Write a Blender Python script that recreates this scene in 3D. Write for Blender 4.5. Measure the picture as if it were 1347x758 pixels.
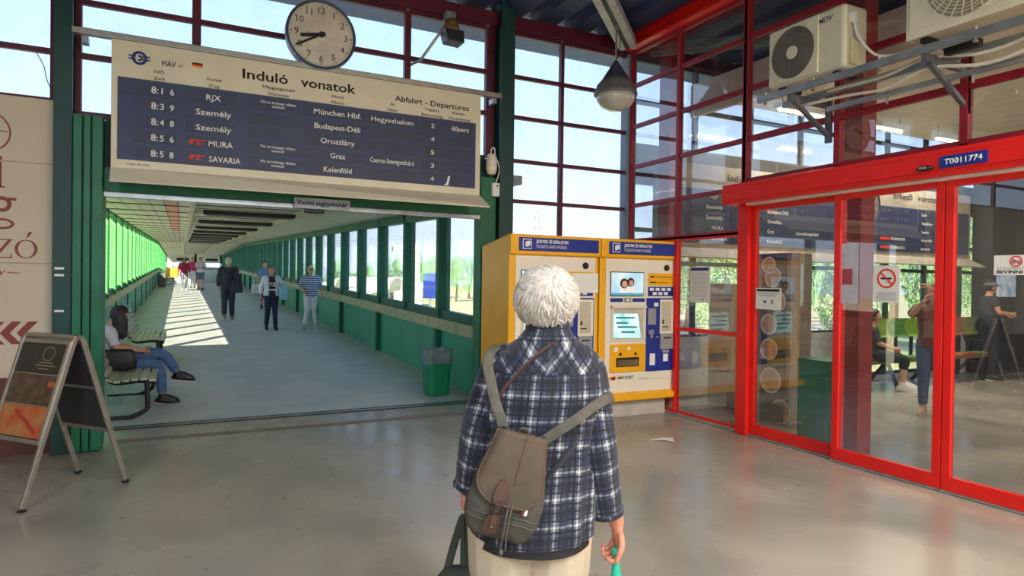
import bpy, math, random
from mathutils import Vector, Matrix, noise
for o in list(bpy.data.objects): bpy.data.objects.remove(o)
SC = bpy.context.scene
COL = SC.collection
V = Vector
PI = math.pi
# ---------------------------------------------------------------- camera
YAW, PITCH, ROLL, FPX = math.radians(26.885), math.radians(-.5), math.radians(.763), 859.4
fwd = V((math.sin(YAW)*math.cos(PITCH), math.cos(YAW)*math.cos(PITCH), math.sin(PITCH)))
rt = V((math.cos(YAW), -math.sin(YAW), 0)); up = rt.cross(fwd)
rt, up = math.cos(ROLL)*rt + math.sin(ROLL)*up, -math.sin(ROLL)*rt + math.cos(ROLL)*up
cd = bpy.data.cameras.new('camera'); cam = bpy.data.objects.new('camera', cd); COL.objects.link(cam)
cd.sensor_width = 36; cd.lens = FPX/1347*36; cd.clip_start = .05; cd.clip_end = 2000
M = Matrix((rt, up, -fwd)).transposed().to_4x4(); M.translation = V((0, 0, 1.6)); cam.matrix_world = M
SC.camera = cam
# ---------------------------------------------------------------- sky, sun, exposure
SC.view_settings.view_transform = 'Standard'; SC.view_settings.look = 'None'
SC.view_settings.gamma = 1; SC.view_settings.use_curve_mapping = False
SC.view_settings.exposure = 0.6
LAMP_P, LAMP_Q = 190, 50
W = bpy.data.worlds.new('sky'); SC.world = W; W.use_nodes = True
nt = W.node_tree; nt.nodes.clear()
wo = nt.nodes.new('ShaderNodeOutputWorld'); bg = nt.nodes.new('ShaderNodeBackground')
tc = nt.nodes.new('ShaderNodeTexCoord'); sx = nt.nodes.new('ShaderNodeSeparateXYZ'); cr = nt.nodes.new('ShaderNodeValToRGB')
nt.links.new(tc.outputs['Generated'], sx.inputs[0]); nt.links.new(sx.outputs['Z'], cr.inputs[0])
nt.links.new(cr.outputs[0], bg.inputs[0]); nt.links.new(bg.outputs[0], wo.inputs[0])
el = cr.color_ramp.elements
el[0].position = 0; el[0].color = (.74, .86, 1.0, 1)
el[1].position = 1; el[1].color = (.22, .42, .85, 1)
e = el.new(.12); e.color = (.60, .76, 1.0, 1)
e = el.new(.45); e.color = (.38, .60, 1.0, 1)
bg.inputs[1].default_value = 1.25
sd = bpy.data.lights.new('sun', 'SUN'); sd.energy = 12; sd.angle = math.radians(.6); sd.color = (1, .87, .62)
so = bpy.data.objects.new('sun', sd); COL.objects.link(so)
sundir = V((.555*math.cos(math.radians(31.4)), .832*math.cos(math.radians(31.4)), -math.sin(math.radians(31.4))))
so.rotation_euler = sundir.to_track_quat('-Z', 'Y').to_euler(); so.location = (-10, -10, 12)
# ---------------------------------------------------------------- materials
def srgb(r, g, b):
    f = lambda c: (c/255/12.92 if c/255 <= .04045 else ((c/255+.055)/1.055)**2.4)
    return (f(r), f(g), f(b), 1)
MATS = {}
def mat(name, rgb, rough=.6, metal=0, var=.12, scale=6, bump=0, emit=0, spec=.5, stretch=None, rgb2=None, sheen=0):
    if name in MATS: return MATS[name]
    m = bpy.data.materials.new(name); m.use_nodes = True; MATS[name] = m
    n = m.node_tree.nodes; l = m.node_tree.links; p = n['Principled BSDF']
    c = srgb(*rgb)
    p.inputs['Roughness'].default_value = rough; p.inputs['Metallic'].default_value = metal
    p.inputs['Specular IOR Level'].default_value = spec
    tcn = n.new('ShaderNodeTexCoord'); nz = n.new('ShaderNodeTexNoise'); nz.inputs['Scale'].default_value = scale; nz.inputs['Detail'].default_value = 4
    src = tcn.outputs['Object']
    if stretch:
        mp = n.new('ShaderNodeMapping'); mp.inputs['Scale'].default_value = stretch; l.new(src, mp.inputs[0]); src = mp.outputs[0]
    l.new(src, nz.inputs['Vector'])
    r = n.new('ShaderNodeValToRGB'); l.new(nz.outputs[0], r.inputs[0])
    c2 = srgb(*rgb2) if rgb2 else tuple(min(1, x*(1+var)) for x in c[:3])+(1,)
    c1 = c if rgb2 else tuple(x*(1-var) for x in c[:3])+(1,)
    r.color_ramp.elements[0].color = c1; r.color_ramp.elements[1].color = c2
    r.color_ramp.elements[0].position = .35; r.color_ramp.elements[1].position = .65
    l.new(r.outputs[0], p.inputs['Base Color'])
    if bump:
        b = n.new('ShaderNodeBump'); b.inputs['Strength'].default_value = bump; b.inputs['Distance'].default_value = .01
        l.new(nz.outputs[0], b.inputs['Height']); l.new(b.outputs[0], p.inputs['Normal'])
    if emit:
        l.new(r.outputs[0], p.inputs['Emission Color']); p.inputs['Emission Strength'].default_value = emit
    if sheen: p.inputs['Sheen Weight'].default_value = sheen
    return m
def glassmat(name, tint, dirt=.0, dirtrgb=(200, 210, 225), fmul=1.0, dscale=3):
    if name in MATS: return MATS[name]
    m = bpy.data.materials.new(name); m.use_nodes = True; MATS[name] = m
    n = m.node_tree.nodes; l = m.node_tree.links; n.clear()
    out = n.new('ShaderNodeOutputMaterial'); mx = n.new('ShaderNodeMixShader'); tr = n.new('ShaderNodeBsdfTransparent'); gl = n.new('ShaderNodeBsdfGlossy')
    tr.inputs[0].default_value = (*tint, 1); gl.inputs['Roughness'].default_value = 0.0; gl.inputs['Color'].default_value = (.95, .95, .95, 1)
    fr = n.new('ShaderNodeFresnel'); fr.inputs[0].default_value = 1.5
    ge = n.new('ShaderNodeNewGeometry'); mi = n.new('ShaderNodeMapRange'); mi.inputs[3].default_value = 1.5; mi.inputs[4].default_value = 1/1.5
    l.new(ge.outputs['Backfacing'], mi.inputs[0]); l.new(mi.outputs[0], fr.inputs[0])
    mu = n.new('ShaderNodeMath'); mu.operation = 'MULTIPLY'; mu.inputs[1].default_value = fmul; mu.use_clamp = True
    l.new(fr.outputs[0], mu.inputs[0]); l.new(mu.outputs[0], mx.inputs[0]); l.new(gl.outputs[0], mx.inputs[2])
    if dirt:
        m2 = n.new('ShaderNodeMixShader'); df = n.new('ShaderNodeBsdfDiffuse'); df.inputs[0].default_value = srgb(*dirtrgb)
        nz = n.new('ShaderNodeTexNoise'); nz.inputs['Scale'].default_value = dscale; nz.inputs['Detail'].default_value = 6
        t2 = n.new('ShaderNodeTexCoord'); l.new(t2.outputs['Object'], nz.inputs['Vector'])
        mr = n.new('ShaderNodeMapRange'); mr.inputs[1].default_value = .4; mr.inputs[2].default_value = .8; mr.inputs[3].default_value = dirt*.3; mr.inputs[4].default_value = dirt
        l.new(nz.outputs[0], mr.inputs[0]); l.new(mr.outputs[0], m2.inputs[0]); l.new(tr.outputs[0], m2.inputs[1]); l.new(df.outputs[0], m2.inputs[2])
        l.new(m2.outputs[0], mx.inputs[1])
    else: l.new(tr.outputs[0], mx.inputs[1])
    l.new(mx.outputs[0], out.inputs[0])
    return m
# ---------------------------------------------------------------- object helpers
MW = {}
def tag(o, label=None, cat=None, group=None, kind=None):
    if label: o['label'] = label
    if cat: o['category'] = cat
    if group: o['group'] = group
    if kind: o['kind'] = kind
    return o
def thing(name, label, cat, loc=(0, 0, 0), rz=0, group=None, kind=None, rot=None):
    o = bpy.data.objects.new(name, None); COL.objects.link(o); o.empty_display_size = .1
    mw = Matrix.Translation(V(loc)) @ (rot if rot else Matrix.Rotation(rz, 4, 'Z'))
    o.matrix_world = mw; MW[o] = mw
    return tag(o, label, cat, group, kind)
def struct(name, loc=(0, 0, 0)):
    return thing(name, None, None, loc, kind='structure')
class MB:
    def __init__(s): s.v = []; s.f = []; s.uv = {}
    def add(s, vs, fs, M=None):
        k = len(s.v)
        s.v += [tuple(M @ V(p)) for p in vs] if M else [tuple(p) for p in vs]
        s.f += [tuple(i+k for i in f) for f in fs]
        return s
    def box(s, x0, x1, y0, y1, z0, z1, M=None):
        if x0 > x1: x0, x1 = x1, x0
        if y0 > y1: y0, y1 = y1, y0
        if z0 > z1: z0, z1 = z1, z0
        return s.add([(x0, y0, z0), (x1, y0, z0), (x1, y1, z0), (x0, y1, z0), (x0, y0, z1), (x1, y0, z1), (x1, y1, z1), (x0, y1, z1)],
                     [(0, 3, 2, 1), (4, 5, 6, 7), (0, 1, 5, 4), (1, 2, 6, 5), (2, 3, 7, 6), (3, 0, 4, 7)], M)
    def bar(s, a, b, w, h, upv=(0, 0, 1)):
        a = V(a); b = V(b); d = (b-a).normalized(); u = V(upv); r = d.cross(u)
        if r.length < 1e-3: r = d.cross(V((0, 1, 0)))
        r.normalize(); u = r.cross(d).normalized(); r *= w/2; u *= h/2
        return s.add([a-r-u, a+r-u, a+r+u, a-r+u, b-r-u, b+r-u, b+r+u, b-r+u],
                     [(0, 1, 2, 3), (7, 6, 5, 4), (0, 4, 5, 1), (1, 5, 6, 2), (2, 6, 7, 3), (3, 7, 4, 0)])
    def prism(s, poly, a, b, M=None):   # poly of (u,v) in the XZ plane, extruded along y from a to b
        n = len(poly)
        vs = [(p[0], a, p[1]) for p in poly]+[(p[0], b, p[1]) for p in poly]
        fs = [tuple(range(n)), tuple(reversed(range(n, 2*n)))]+[(i+n, (i+1) % n+n, (i+1) % n, i) for i in range(n)]
        return s.add(vs, fs, M)
    def loft(s, rings, cap=True, closed=True, M=None, uvs=None):
        n = len(rings[0]); vs = [p for r in rings for p in r]; fs = []
        m = n if closed else n-1
        for i in range(len(rings)-1):
            for j in range(m): fs.append((i*n+j, i*n+(j+1) % n, (i+1)*n+(j+1) % n, (i+1)*n+j))
        if uvs:
            k = len(s.f); q = 0
            for i in range(len(rings)-1):
                for j in range(m):
                    s.uv[k+q] = [uvs[i][j], uvs[i][j+1], uvs[i+1][j+1], uvs[i+1][j]]; q += 1
        if cap: fs += [tuple(reversed(range(n))), tuple(range((len(rings)-1)*n, len(rings)*n))]
        return s.add(vs, fs, M)
    def tube(s, pts, rad, n=10, sub=1, flat=1.0, side=None, cap=True, M=None, uvscale=None):
        pts = [V(p) for p in pts]
        if not hasattr(rad, '__len__'): rad = [rad]*len(pts)
        P = []; R = []
        if sub > 1 and len(pts) > 2:
            for i in range(len(pts)-1):
                p0 = pts[max(i-1, 0)]; p1 = pts[i]; p2 = pts[i+1]; p3 = pts[min(i+2, len(pts)-1)]
                for k in range(sub):
                    t = k/sub
                    P.append(.5*((2*p1)+(p2-p0)*t+(2*p0-5*p1+4*p2-p3)*t*t+(3*p1-p0-3*p2+p3)*t**3)); R.append(rad[i]*(1-t)+rad[i+1]*t)
            P.append(pts[-1]); R.append(rad[-1])
        else: P = pts; R = list(rad)
        if cap == 'round':
            d = (P[0]-P[1]).normalized(); r = R[0]; P = [P[0]+d*r*.9, P[0]+d*r*.55]+P; R = [r*.35, r*.8]+R
            d = (P[-1]-P[-2]).normalized(); r = R[-1]; P = P+[P[-1]+d*r*.55, P[-1]+d*r*.9]; R = R+[r*.8, r*.35]
        rings = []; prev = V(side) if side else None; L = 0; uvs = []
        for i, p in enumerate(P):
            d = (P[min(i+1, len(P)-1)]-P[max(i-1, 0)]).normalized()
            if prev is None:
                prev = d.orthogonal()
            x = (prev-d*prev.dot(d))
            if x.length < 1e-4: x = d.orthogonal()
            x.normalize(); prev = x; y = d.cross(x)
            if i: L += (p-P[i-1]).length
            rings.append([p+x*(math.cos(2*PI*j/n)*R[i])+y*(math.sin(2*PI*j/n)*R[i]*flat) for j in range(n)])
            if uvscale: uvs.append([(j/n*uvscale, L) for j in range(n+1)])
        return s.loft(rings, bool(cap), True, M, uvs or None)
    def cyl(s, a, b, r, n=16, r2=None): return s.tube([a, b], [r, r if r2 is None else r2], n)
    def lathe(s, prof, c=(0, 0, 0), n=24, M=None):   # (r,z) about z
        c = V(c)
        return s.loft([[c+V((r*math.cos(2*PI*j/n), r*math.sin(2*PI*j/n), z)) for j in range(n)] for r, z in prof], True, True, M)
    def ell(s, c, r, n=14, m=9, M=None, fn=None):
        rings = []
        for i in range(m+1):
            a = -PI/2+PI*i/m; a = max(min(a, PI/2-.02), -PI/2+.02)
            rg = []
            for j in range(n):
                b = 2*PI*j/n; q = V((math.cos(a)*math.cos(b)*r[0], math.cos(a)*math.sin(b)*r[1], math.sin(a)*r[2]))
                if fn: q = fn(q)
                rg.append(V(c)+q)
            rings.append(rg)
        return s.loft(rings, True, True, M)
    def build(s, name, m, parent=None, label=None, smooth=False, bevel=0, world=False, kind=None, loc=None, flip=False, sub=0):
        me = bpy.data.meshes.new(name)
        vs = s.v
        if world and parent:
            inv = MW[parent].inverted(); vs = [tuple(inv @ V(p)) for p in vs]
        me.from_pydata(vs, [], s.f); me.materials.append(m)
        if s.uv:
            ul = me.uv_layers.new(name='UVMap')
            for pi, poly in enumerate(me.polygons):
                if pi in s.uv:
                    for li, c in zip(poly.loop_indices, s.uv[pi]): ul.data[li].uv = c
        if smooth:
            for p in me.polygons: p.use_smooth = True
        me.validate(); me.update()
        if len(s.f) < 60000:
            import bmesh
            b = bmesh.new(); b.from_mesh(me); bmesh.ops.recalc_face_normals(b, faces=b.faces); b.to_mesh(me); b.free()
        o = bpy.data.objects.new(name, me); COL.objects.link(o)
        if loc is not None: o.location = loc
        if parent: o.parent = parent
        MW[o] = (MW[parent] if parent else Matrix.Identity(4)) @ Matrix.Translation(V(loc) if loc is not None else V((0, 0, 0)))
        if bevel:
            bm_ = o.modifiers.new('bevel', 'BEVEL'); bm_.width = bevel; bm_.segments = 2; bm_.limit_method = 'ANGLE'
        if sub:
            q = o.modifiers.new('sub', 'SUBSURF'); q.levels = sub; q.render_levels = sub
        if label: o['label'] = label
        if kind: o['kind'] = kind
        return o
def dupe(o, parent, loc=None, world=True):   # a part sharing mesh data
    c = o.copy(); COL.objects.link(c); c.parent = parent
    if loc is not None: c.location = loc
    MW[c] = MW[parent] @ Matrix.Translation(c.location)
    return c
TXT = []
def text(s, org, right, upv, h, w, m, parent, name='lettering', align='L', ex=.0006, world=True, shear=0, bold=0):
    cu = bpy.data.curves.new(name, 'FONT'); cu.body = s; cu.size = 1; cu.extrude = 0; cu.resolution_u = 2; cu.shear = shear; cu.offset = bold
    o = bpy.data.objects.new(name, cu); COL.objects.link(o)
    TXT.append((o, s, V(org), V(right).normalized(), V(upv).normalized(), h, w, m, parent, name, align, ex, world))
def flush_text():
    bpy.context.view_layer.update()
    dg = bpy.context.evaluated_depsgraph_get(); todo = TXT[:]; TXT.clear()
    for o, s, org, r, u, h, w, m, parent, name, align, ex, world in todo:
        me = bpy.data.meshes.new_from_object(o.evaluated_get(dg)); me.name = name
        xs = [v.co.x for v in me.vertices]
        if not xs: continue
        x0, x1 = min(xs), max(xs); sy = h/.72; sxx = (w/(x1-x0)) if w else sy
        off = {'L': x0, 'C': (x0+x1)/2, 'R': x1}[align]; nrm = r.cross(u)
        inv = MW[parent].inverted() if world else Matrix.Identity(4)
        for v in me.vertices:
            p = org+r*((v.co.x-off)*sxx)+u*(v.co.y*sy)+nrm*(ex)
            v.co = inv @ p
        me.materials.clear(); me.materials.append(m)
        q = bpy.data.objects.new(name, me); COL.objects.link(q); q.parent = parent; MW[q] = MW[parent]
        q.modifiers.new('depth', 'SOLIDIFY').thickness = ex*.8
        bpy.data.objects.remove(o)
RX, RU = V((1, 0, 0)), V((0, 0, 1))        # axes for things read facing -Y
LX = V((0, -1, 0))                           # right axis for things read on the red wall
rnd = random.Random(7)
# ---------------------------------------------------------------- palette
m_green = mat('green_paint', (14, 104, 70), .45, var=.15, scale=3)
m_dgreen = mat('dark_green_paint', (16, 62, 58), .5, var=.2, scale=3)
m_brightgreen = mat('light_green_post_paint', (70, 185, 95), .5, var=.06, scale=3)
m_maroon = mat('maroon_frame_paint', (92, 26, 46), .45, var=.15, scale=5)
m_wine = mat('wine_red_frame_paint', (150, 24, 44), .45, var=.12, scale=5)
m_red = mat('bright_red_paint', (226, 28, 22), .35, var=.07, scale=4)
m_cream = mat('cream_sheet', (226, 216, 190), .5, var=.04, scale=3)
m_white = mat('white_enamel', (236, 234, 226), .45, var=.03, scale=4)
m_ivory = mat('ivory_enamel', (226, 216, 196), .45, var=.03, scale=4)
m_black = mat('black_plastic', (22, 22, 24), .5, var=.1)
m_print = mat('black_print', (20, 20, 22), .6, var=.02)
m_wprint = mat('white_print', (238, 238, 232), .6, var=.02)
m_navy = mat('navy_ceiling_sheet', (44, 54, 92), .6, var=.15, scale=2)
m_steel = mat('galvanised_steel', (165, 170, 172), .35, metal=.7, var=.15, scale=8)
m_alu = mat('brushed_aluminium', (176, 172, 164), .35, metal=.8, var=.08, scale=10)
m_glass = glassmat('window_glass', (.97, .98, .99), dirt=.12, dirtrgb=(205, 215, 235))
m_rglass = glassmat('hall_glass', (.90, .91, .91), dirt=.05, dirtrgb=(170, 175, 180), fmul=2.0)
m_yellow = mat('yellow_enamel', (246, 178, 20), .35, var=.04, scale=4)
m_blue = mat('blue_enamel', (26, 48, 140), .4, var=.05, scale=4)
# ================================================================ SETTING
# --- floors
def floormat():
    m = bpy.data.materials.new('worn_screed_floor'); m.use_nodes = True
    n = m.node_tree.nodes; l = m.node_tree.links; p = n['Principled BSDF']
    t = n.new('ShaderNodeTexCoord')
    def nz(sc, det=6, dist=0):
        k = n.new('ShaderNodeTexNoise'); k.inputs['Scale'].default_value = sc; k.inputs['Detail'].default_value = det; k.inputs['Distortion'].default_value = dist
        l.new(t.outputs['Object'], k.inputs['Vector']); return k
    a = nz(.9, 8, .4); r = n.new('ShaderNodeValToRGB'); l.new(a.outputs[0], r.inputs[0])
    r.color_ramp.elements[0].color = srgb(138, 134, 125); r.color_ramp.elements[0].position = .32
    r.color_ramp.elements[1].color = srgb(168, 161, 147); r.color_ramp.elements[1].position = .7
    b = nz(11, 3, .3); r2 = n.new('ShaderNodeValToRGB'); l.new(b.outputs[0], r2.inputs[0])
    r2.color_ramp.elements[0].color = (.18, .18, .18, 1); r2.color_ramp.elements[0].position = .26
    r2.color_ramp.elements[1].color = (1, 1, 1, 1); r2.color_ramp.elements[1].position = .30
    mx = n.new('ShaderNodeMix'); mx.data_type = 'RGBA'; mx.blend_type = 'MULTIPLY'; mx.inputs[0].default_value = .65
    l.new(r.outputs[0], mx.inputs[6]); l.new(r2.outputs[0], mx.inputs[7]); l.new(mx.outputs[2], p.inputs['Base Color'])
    rr = n.new('ShaderNodeMapRange'); l.new(a.outputs[0], rr.inputs[0]); rr.inputs[1].default_value = .3; rr.inputs[2].default_value = .7; rr.inputs[3].default_value = .16; rr.inputs[4].default_value = .36
    l.new(rr.outputs[0], p.inputs['Roughness']); p.inputs['Specular IOR Level'].default_value = .55
    c = nz(3, 4); bp = n.new('ShaderNodeBump'); bp.inputs['Strength'].default_value = .12; bp.inputs['Distance'].default_value = .02
    l.new(c.outputs[0], bp.inputs['Height']); l.new(bp.outputs[0], p.inputs['Normal'])
    return m
m_floor = floormat()
m_wfloor = mat('walkway_concrete', (166, 176, 180), .5, var=.1, scale=1.5, rgb2=(184, 190, 190))
o = MB().box(-5, 16.2, -7.2, 7.9, -.25, 0).build('floor', m_floor); o['kind'] = 'structure'
SL = .03; YK = 47.0; YE = 72.0
def fz(y): return 0 if y < 8 else SL*(min(y, YK)-8)
XL, XR = -1.28, 3.62
def slab(mb, x0, x1, h0, h1, ys=(8, YK, YE)):
    for a, b in zip(ys, ys[1:]):
        za, zb = fz(a), fz(b)
        mb.add([(x0, a, za+h0), (x1, a, za+h0), (x1, b, zb+h0), (x0, b, zb+h0), (x0, a, za+h1), (x1, a, za+h1), (x1, b, zb+h1), (x0, b, zb+h1)],
               [(0, 3, 2, 1), (4, 5, 6, 7), (0, 1, 5, 4), (1, 2, 6, 5), (2, 3, 7, 6), (3, 0, 4, 7)])
    return mb
o = slab(MB(), -1.6, 3.95, -.25, 0).build('walkway_floor', m_wfloor); o['kind'] = 'structure'
# threshold strips
tr = struct('trim_1', (1.5, 7.95, 0))
for y in (7.93, 8.07): MB().box(-1.2, 3.55, y-.012, y+.012, .0, .008).build('joint_strip', mat('dark_joint', (40, 36, 34), .7), tr, world=True)
MB().box(-1.2, 3.55, 7.95, 8.05, .0, .005).build('joint_plate', m_steel, tr, world=True)
MB().add([(-.6, 7.3, .002), (3.1, 7.25, .002), (3.0, 7.44, .002), (1.2, 7.40, .002), (-.6, 7.46, .002)], [(0, 1, 2, 3, 4)]).build('patch_line', mat('brown_stained_strip', (130, 112, 92), .5), tr, world=True)
# --- ceiling, roof
cl = struct('ceiling', (2, 0, 4.85))
MB().box(-6.4, 16.4, -7.4, 8.4, 4.96, 5.06).build('roof_deck', mat('grey_blue_soffit', (120, 135, 165), .7), cl, world=True)
tmpl = None
for i in range(44):   # trapezoid sheet ribs
    x = -5.9+i*.5
    if tmpl is None: tmpl = MB().prism([(-.2, .08), (-.14, 0), (.14, 0), (.2, .08)], -7.2, 7.3).build('sheet_rib', m_navy, cl, loc=V((x, 0, 4.88))-V((2, 0, 4.85)))
    else: dupe(tmpl, cl, V((x, 0, 4.88))-V((2, 0, 4.85)))
MB().box(-6.2, 16.2, -7.2, 7.3, 4.955, 4.96).build('ceiling_sheet', m_navy, cl, world=True)
bm = struct('trim_2', (4.4, 6.3, 4.8))    # light steel diagonal beam
a, b = V((2.9, 4.85, 4.78)), V((5.25, 7.05, 4.74))
d = (b-a).normalized(); sd_ = d.cross(V((0, 0, 1)))
for s in (-1, 1): MB().bar(a+sd_*s*.075, b+sd_*s*.075, .09, .10).build('beam_flange', mat('pale_grey_steel', (190, 190, 186), .45), bm, world=True, bevel=.006)
MB().bar(a, b, .05, .06).build('beam_web', m_black, bm, world=True)
# --- front wall, plane Y=7.25
YF = 7.25
FZ = [2.61, 3.11, 3.65, 4.15, 4.68]
def window_grid(name, axis, c, us, zs, m_frame, m_pane, t=.05, dep=.07, skip=lambda i, j: False, tz=None, thick=None):
    """us along X (axis 'y' plane Y=c) or along Y (axis 'x' plane X=c)"""
    ctr = ((us[0]+us[-1])/2, c, zs[0]) if axis == 'y' else (c, (us[0]+us[-1])/2, zs[0])
    r = struct(name, ctr)
    def bx(u0, u1, d0, d1, z0, z1):
        m = MB()
        return m.box(u0, u1, c+d0, c+d1, z0, z1) if axis == 'y' else m.box(c+d0, c+d1, u0, u1, z0, z1)
    for k, u in enumerate(us):
        w = (thick or {}).get(k, t)
        bx(u-w/2, u+w/2, -dep/2, dep/2, zs[0], zs[-1]).build('mullion', m_frame, r, world=True)
    for z in zs:
        for k in range(len(us)-1):
            bx(us[k]+t/2, us[k+1]-t/2, -dep/2+.012, dep/2-.012, z-(tz or t)/2, z+(tz or t)/2).build('glazing_bar', m_frame, r, world=True)
    for k in range(len(us)-1):
        for j in range(len(zs)-1):
            if skip(k, j): continue
            bx(us[k]+t/2, us[k+1]-t/2, -.004, .004, zs[j]+t/2, zs[j+1]-t/2).build('pane', m_pane, r, world=True)
    return r
window_grid('window_1', 'y', YF, [-4.9, -3.6, -2.3, -1.05], [3.2, 3.65, 4.15, 4.68], m_maroon, m_glass)
window_grid('window_2', 'y', YF, [-.86, .12, 1.2, 2.29, 3.3, 3.36], [3.11, 3.65, 4.15, 4.68], m_maroon, m_glass, thick={1: .08, 3: .07}, skip=lambda i, j: i == 4)
window_grid('window_3', 'y', YF, [3.60, 4.35, 5.40], [.3, .9, 1.5, 2.1, 2.61, 3.11, 3.65, 4.15, 4.68], m_maroon, m_glass, t=.045)
wf = struct('wall_front', (1.5, YF, 0))
def WP(name, m, *b, bev=0, **k): return MB().box(*b).build(name, m, wf, world=True, bevel=bev, **k)
# left I column
WP('column_flange', m_dgreen, -1.02, -.88, 7.02, 7.06, 0, 4.96); WP('column_flange', m_dgreen, -1.02, -.88, 7.28, 7.32, 0, 4.96)
WP('column_web', m_dgreen, -.965, -.93, 7.06, 7.28, 0, 4.96)
# green side post with grooves
for x0, x1 in ((-.87, -.80), (-.79, -.735), (-.725, -.64)): WP('post_strip', m_green, x0, x1, 6.98, 7.3, .02, 3.06, bev=.008)
WP('post_core', m_dgreen, -.86, -.65, 7.02, 7.28, 0, 3.04)
# lintel
WP('lintel', m_green, -.64, 3.20, 7.08, 7.30, 2.37, 2.62, bev=.006)
WP('lintel_rail', m_steel, -.64, 3.14, 7.04, 7.08, 2.335, 2.385, bev=.005)
WP('fascia_panel', m_dgreen, -.64, 3.36, 7.16, 7.30, 2.62, 3.08)
# right jamb + column
WP('jamb', m_green, 3.17, 3.37, 7.10, 7.30, 0, 2.85, bev=.006)
WP('column_flange', m_dgreen, 3.38, 3.56, 7.02, 7.06, 0, 4.96); WP('column_flange', m_dgreen, 3.38, 3.56, 7.30, 7.34, 0, 4.96)
WP('column_web', m_dgreen, 3.45, 3.49, 7.06, 7.30, 0, 4.96)
# sill under corner window and plinth under the banner, head beam
WP('plinth', m_dgreen, 3.58, 5.43, 7.18, 7.3, 0, .28)
WP('head_beam', m_maroon, -5, 16, 7.16, 7.34, 4.70, 4.86)
WP('dado', mat('red_brown_dado', (92, 52, 44), .6, var=.2), -5, -1.03, 7.14, 7.3, 0, .695)
WP('infill_panel', m_cream, -5, -1.03, 7.14, 7.3, .70, 3.18)
cw = struct('trim_3', (5.43, 7.25, 0))
MB().box(5.36, 5.50, 7.18, 7.34, 0, 4.7).build('corner_post', mat('grey_corner_post', (120, 128, 145), .5), cw, world=True)
# loose cable on the left pane
cb = MB().tube([(-1.18, 7.2, 3.62), (-1.12, 7.2, 3.5), (-1.09, 7.2, 3.36), (-1.02, 7.18, 3.22)], .004, 6, 5).build('cable', m_black, None)
tag(cb, 'thin black cable hanging across the glass at far left above the cream banner', 'cable')
# --- other walls of the ticket hall (behind the camera)
m_plaster = mat('beige_plaster', (206, 196, 176), .7, var=.05, scale=2)
wl = struct('wall_left', (-5, 0, 0)); MB().box(-5.2, -5, -7.3, 7.3, 0, 4.96).build('wall_face', m_plaster, wl, world=True)
wb = struct('wall_back', (0, -7.2, 0)); MB().box(-5.2, 16.3, -7.4, -7.2, 0, .9).box(-5.2, 16.3, -7.4, -7.2, 4.0, 4.96).build('wall_face', m_plaster, wb, world=True)
window_grid('window_4', 'y', -7.3, [-5+i*1.75 for i in range(13)], [.9, 1.9, 2.95, 4.0], m_maroon, m_glass, t=.08)
wr = struct('wall_right', (16, 0, 0)); MB().box(16, 16.2, -7.3, 7.3, 0, 4.96).build('wall_face', mat('dark_taupe_wall', (86, 80, 72), .7), wr, world=True)
# --- red glazed wall, plane X=5.43
XW = 5.43
window_grid('window_5', 'x', XW, [7.18, 6.23, 5.17], [2.18, 2.65, 3.17, 3.71, 4.26, 4.72], m_wine, m_rglass, t=.05)
window_grid('window_10', 'x', XW, [7.18, 6.23, 5.17], [.04, 1.06, 2.155], m_red, m_rglass, t=.05)
window_grid('window_6', 'x', XW, [5.15, 4.05, 2.95, 1.85, .75, -.35, -1.45], [2.72, 3.17, 3.71, 4.26, 4.72], m_wine, m_rglass, t=.06)
window_grid('window_7', 'x', XW, [.78, -.35, -1.45, -2.6, -3.7, -4.9, -6.1, -7.2], [.04, 1.06, 2.4], m_wine, m_rglass, t=.06)
rw = struct('wall_red', (XW, 3, 0)); rw.name = 'trim_4'
def RP(name, m, *b, bev=.006, **k): return MB().box(*b).build(name, m, rw, world=True, bevel=bev, **k)
RP('door_header', m_red, 5.20, 5.50, .7, 5.27, 2.46, 2.67)
RP('header_cover', m_red, 5.185, 5.20, .7, 5.27, 2.50, 2.63)
RP('header_track', mat('white_track', (215, 210, 200), .5), 5.26, 5.36, .75, 5.0, 2.44, 2.462)
RP('door_post', m_red, 5.36, 5.50, 5.05, 5.20, 0, 2.46)
RP('door_post', m_red, 5.36, 5.50, .72, .86, 0, 2.46)
RP('roof_edge_beam', m_red, 5.30, 5.52, -7.2, 7.2, 4.72, 4.94)
RP('roof_edge_lip', m_red, 5.24, 5.30, -7.2, 7.1, 4.70, 4.74)
RP('kerb', mat('grey_sill', (150, 145, 136), .6), 5.40, 5.47, 5.2, 7.18, 0, .035)
def door_leaf(n, y0, y1, xo, hz=2.45):
    r = struct('door_%d' % n, (XW+xo, (y0+y1)/2, 0))
    x0, x1 = XW+xo-.025, XW+xo+.025
    for y in (y0, y1-.065 if y1 > y0 else y1): MB().box(x0, x1, y, y+.065, .02, hz).build('stile', m_red, r, world=True, bevel=.004)
    MB().box(x0, x1, y0+.065, y1-.065, .02, .13).build('bottom_rail', m_red, r, world=True, bevel=.004)
    MB().box(x0, x1, y0+.065, y1-.065, hz-.06, hz).build('top_rail', m_red, r, world=True, bevel=.004)
    MB().box(XW+xo-.004, XW+xo+.004, y0+.065, y1-.065, .13, hz-.06).build('pane', m_rglass, r, world=True)
    MB().box(x0-.02, x1, y0, y1, .005, .02).build('brush_seal', m_steel, r, world=True)
    return r
door_leaf(1, 3.97, 5.05, 0); door_leaf(2, 3.045, 4.01, -.07); door_leaf(3, 2.08, 3.035, -.07); door_leaf(4, .86, 2.1, 0)
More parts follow.
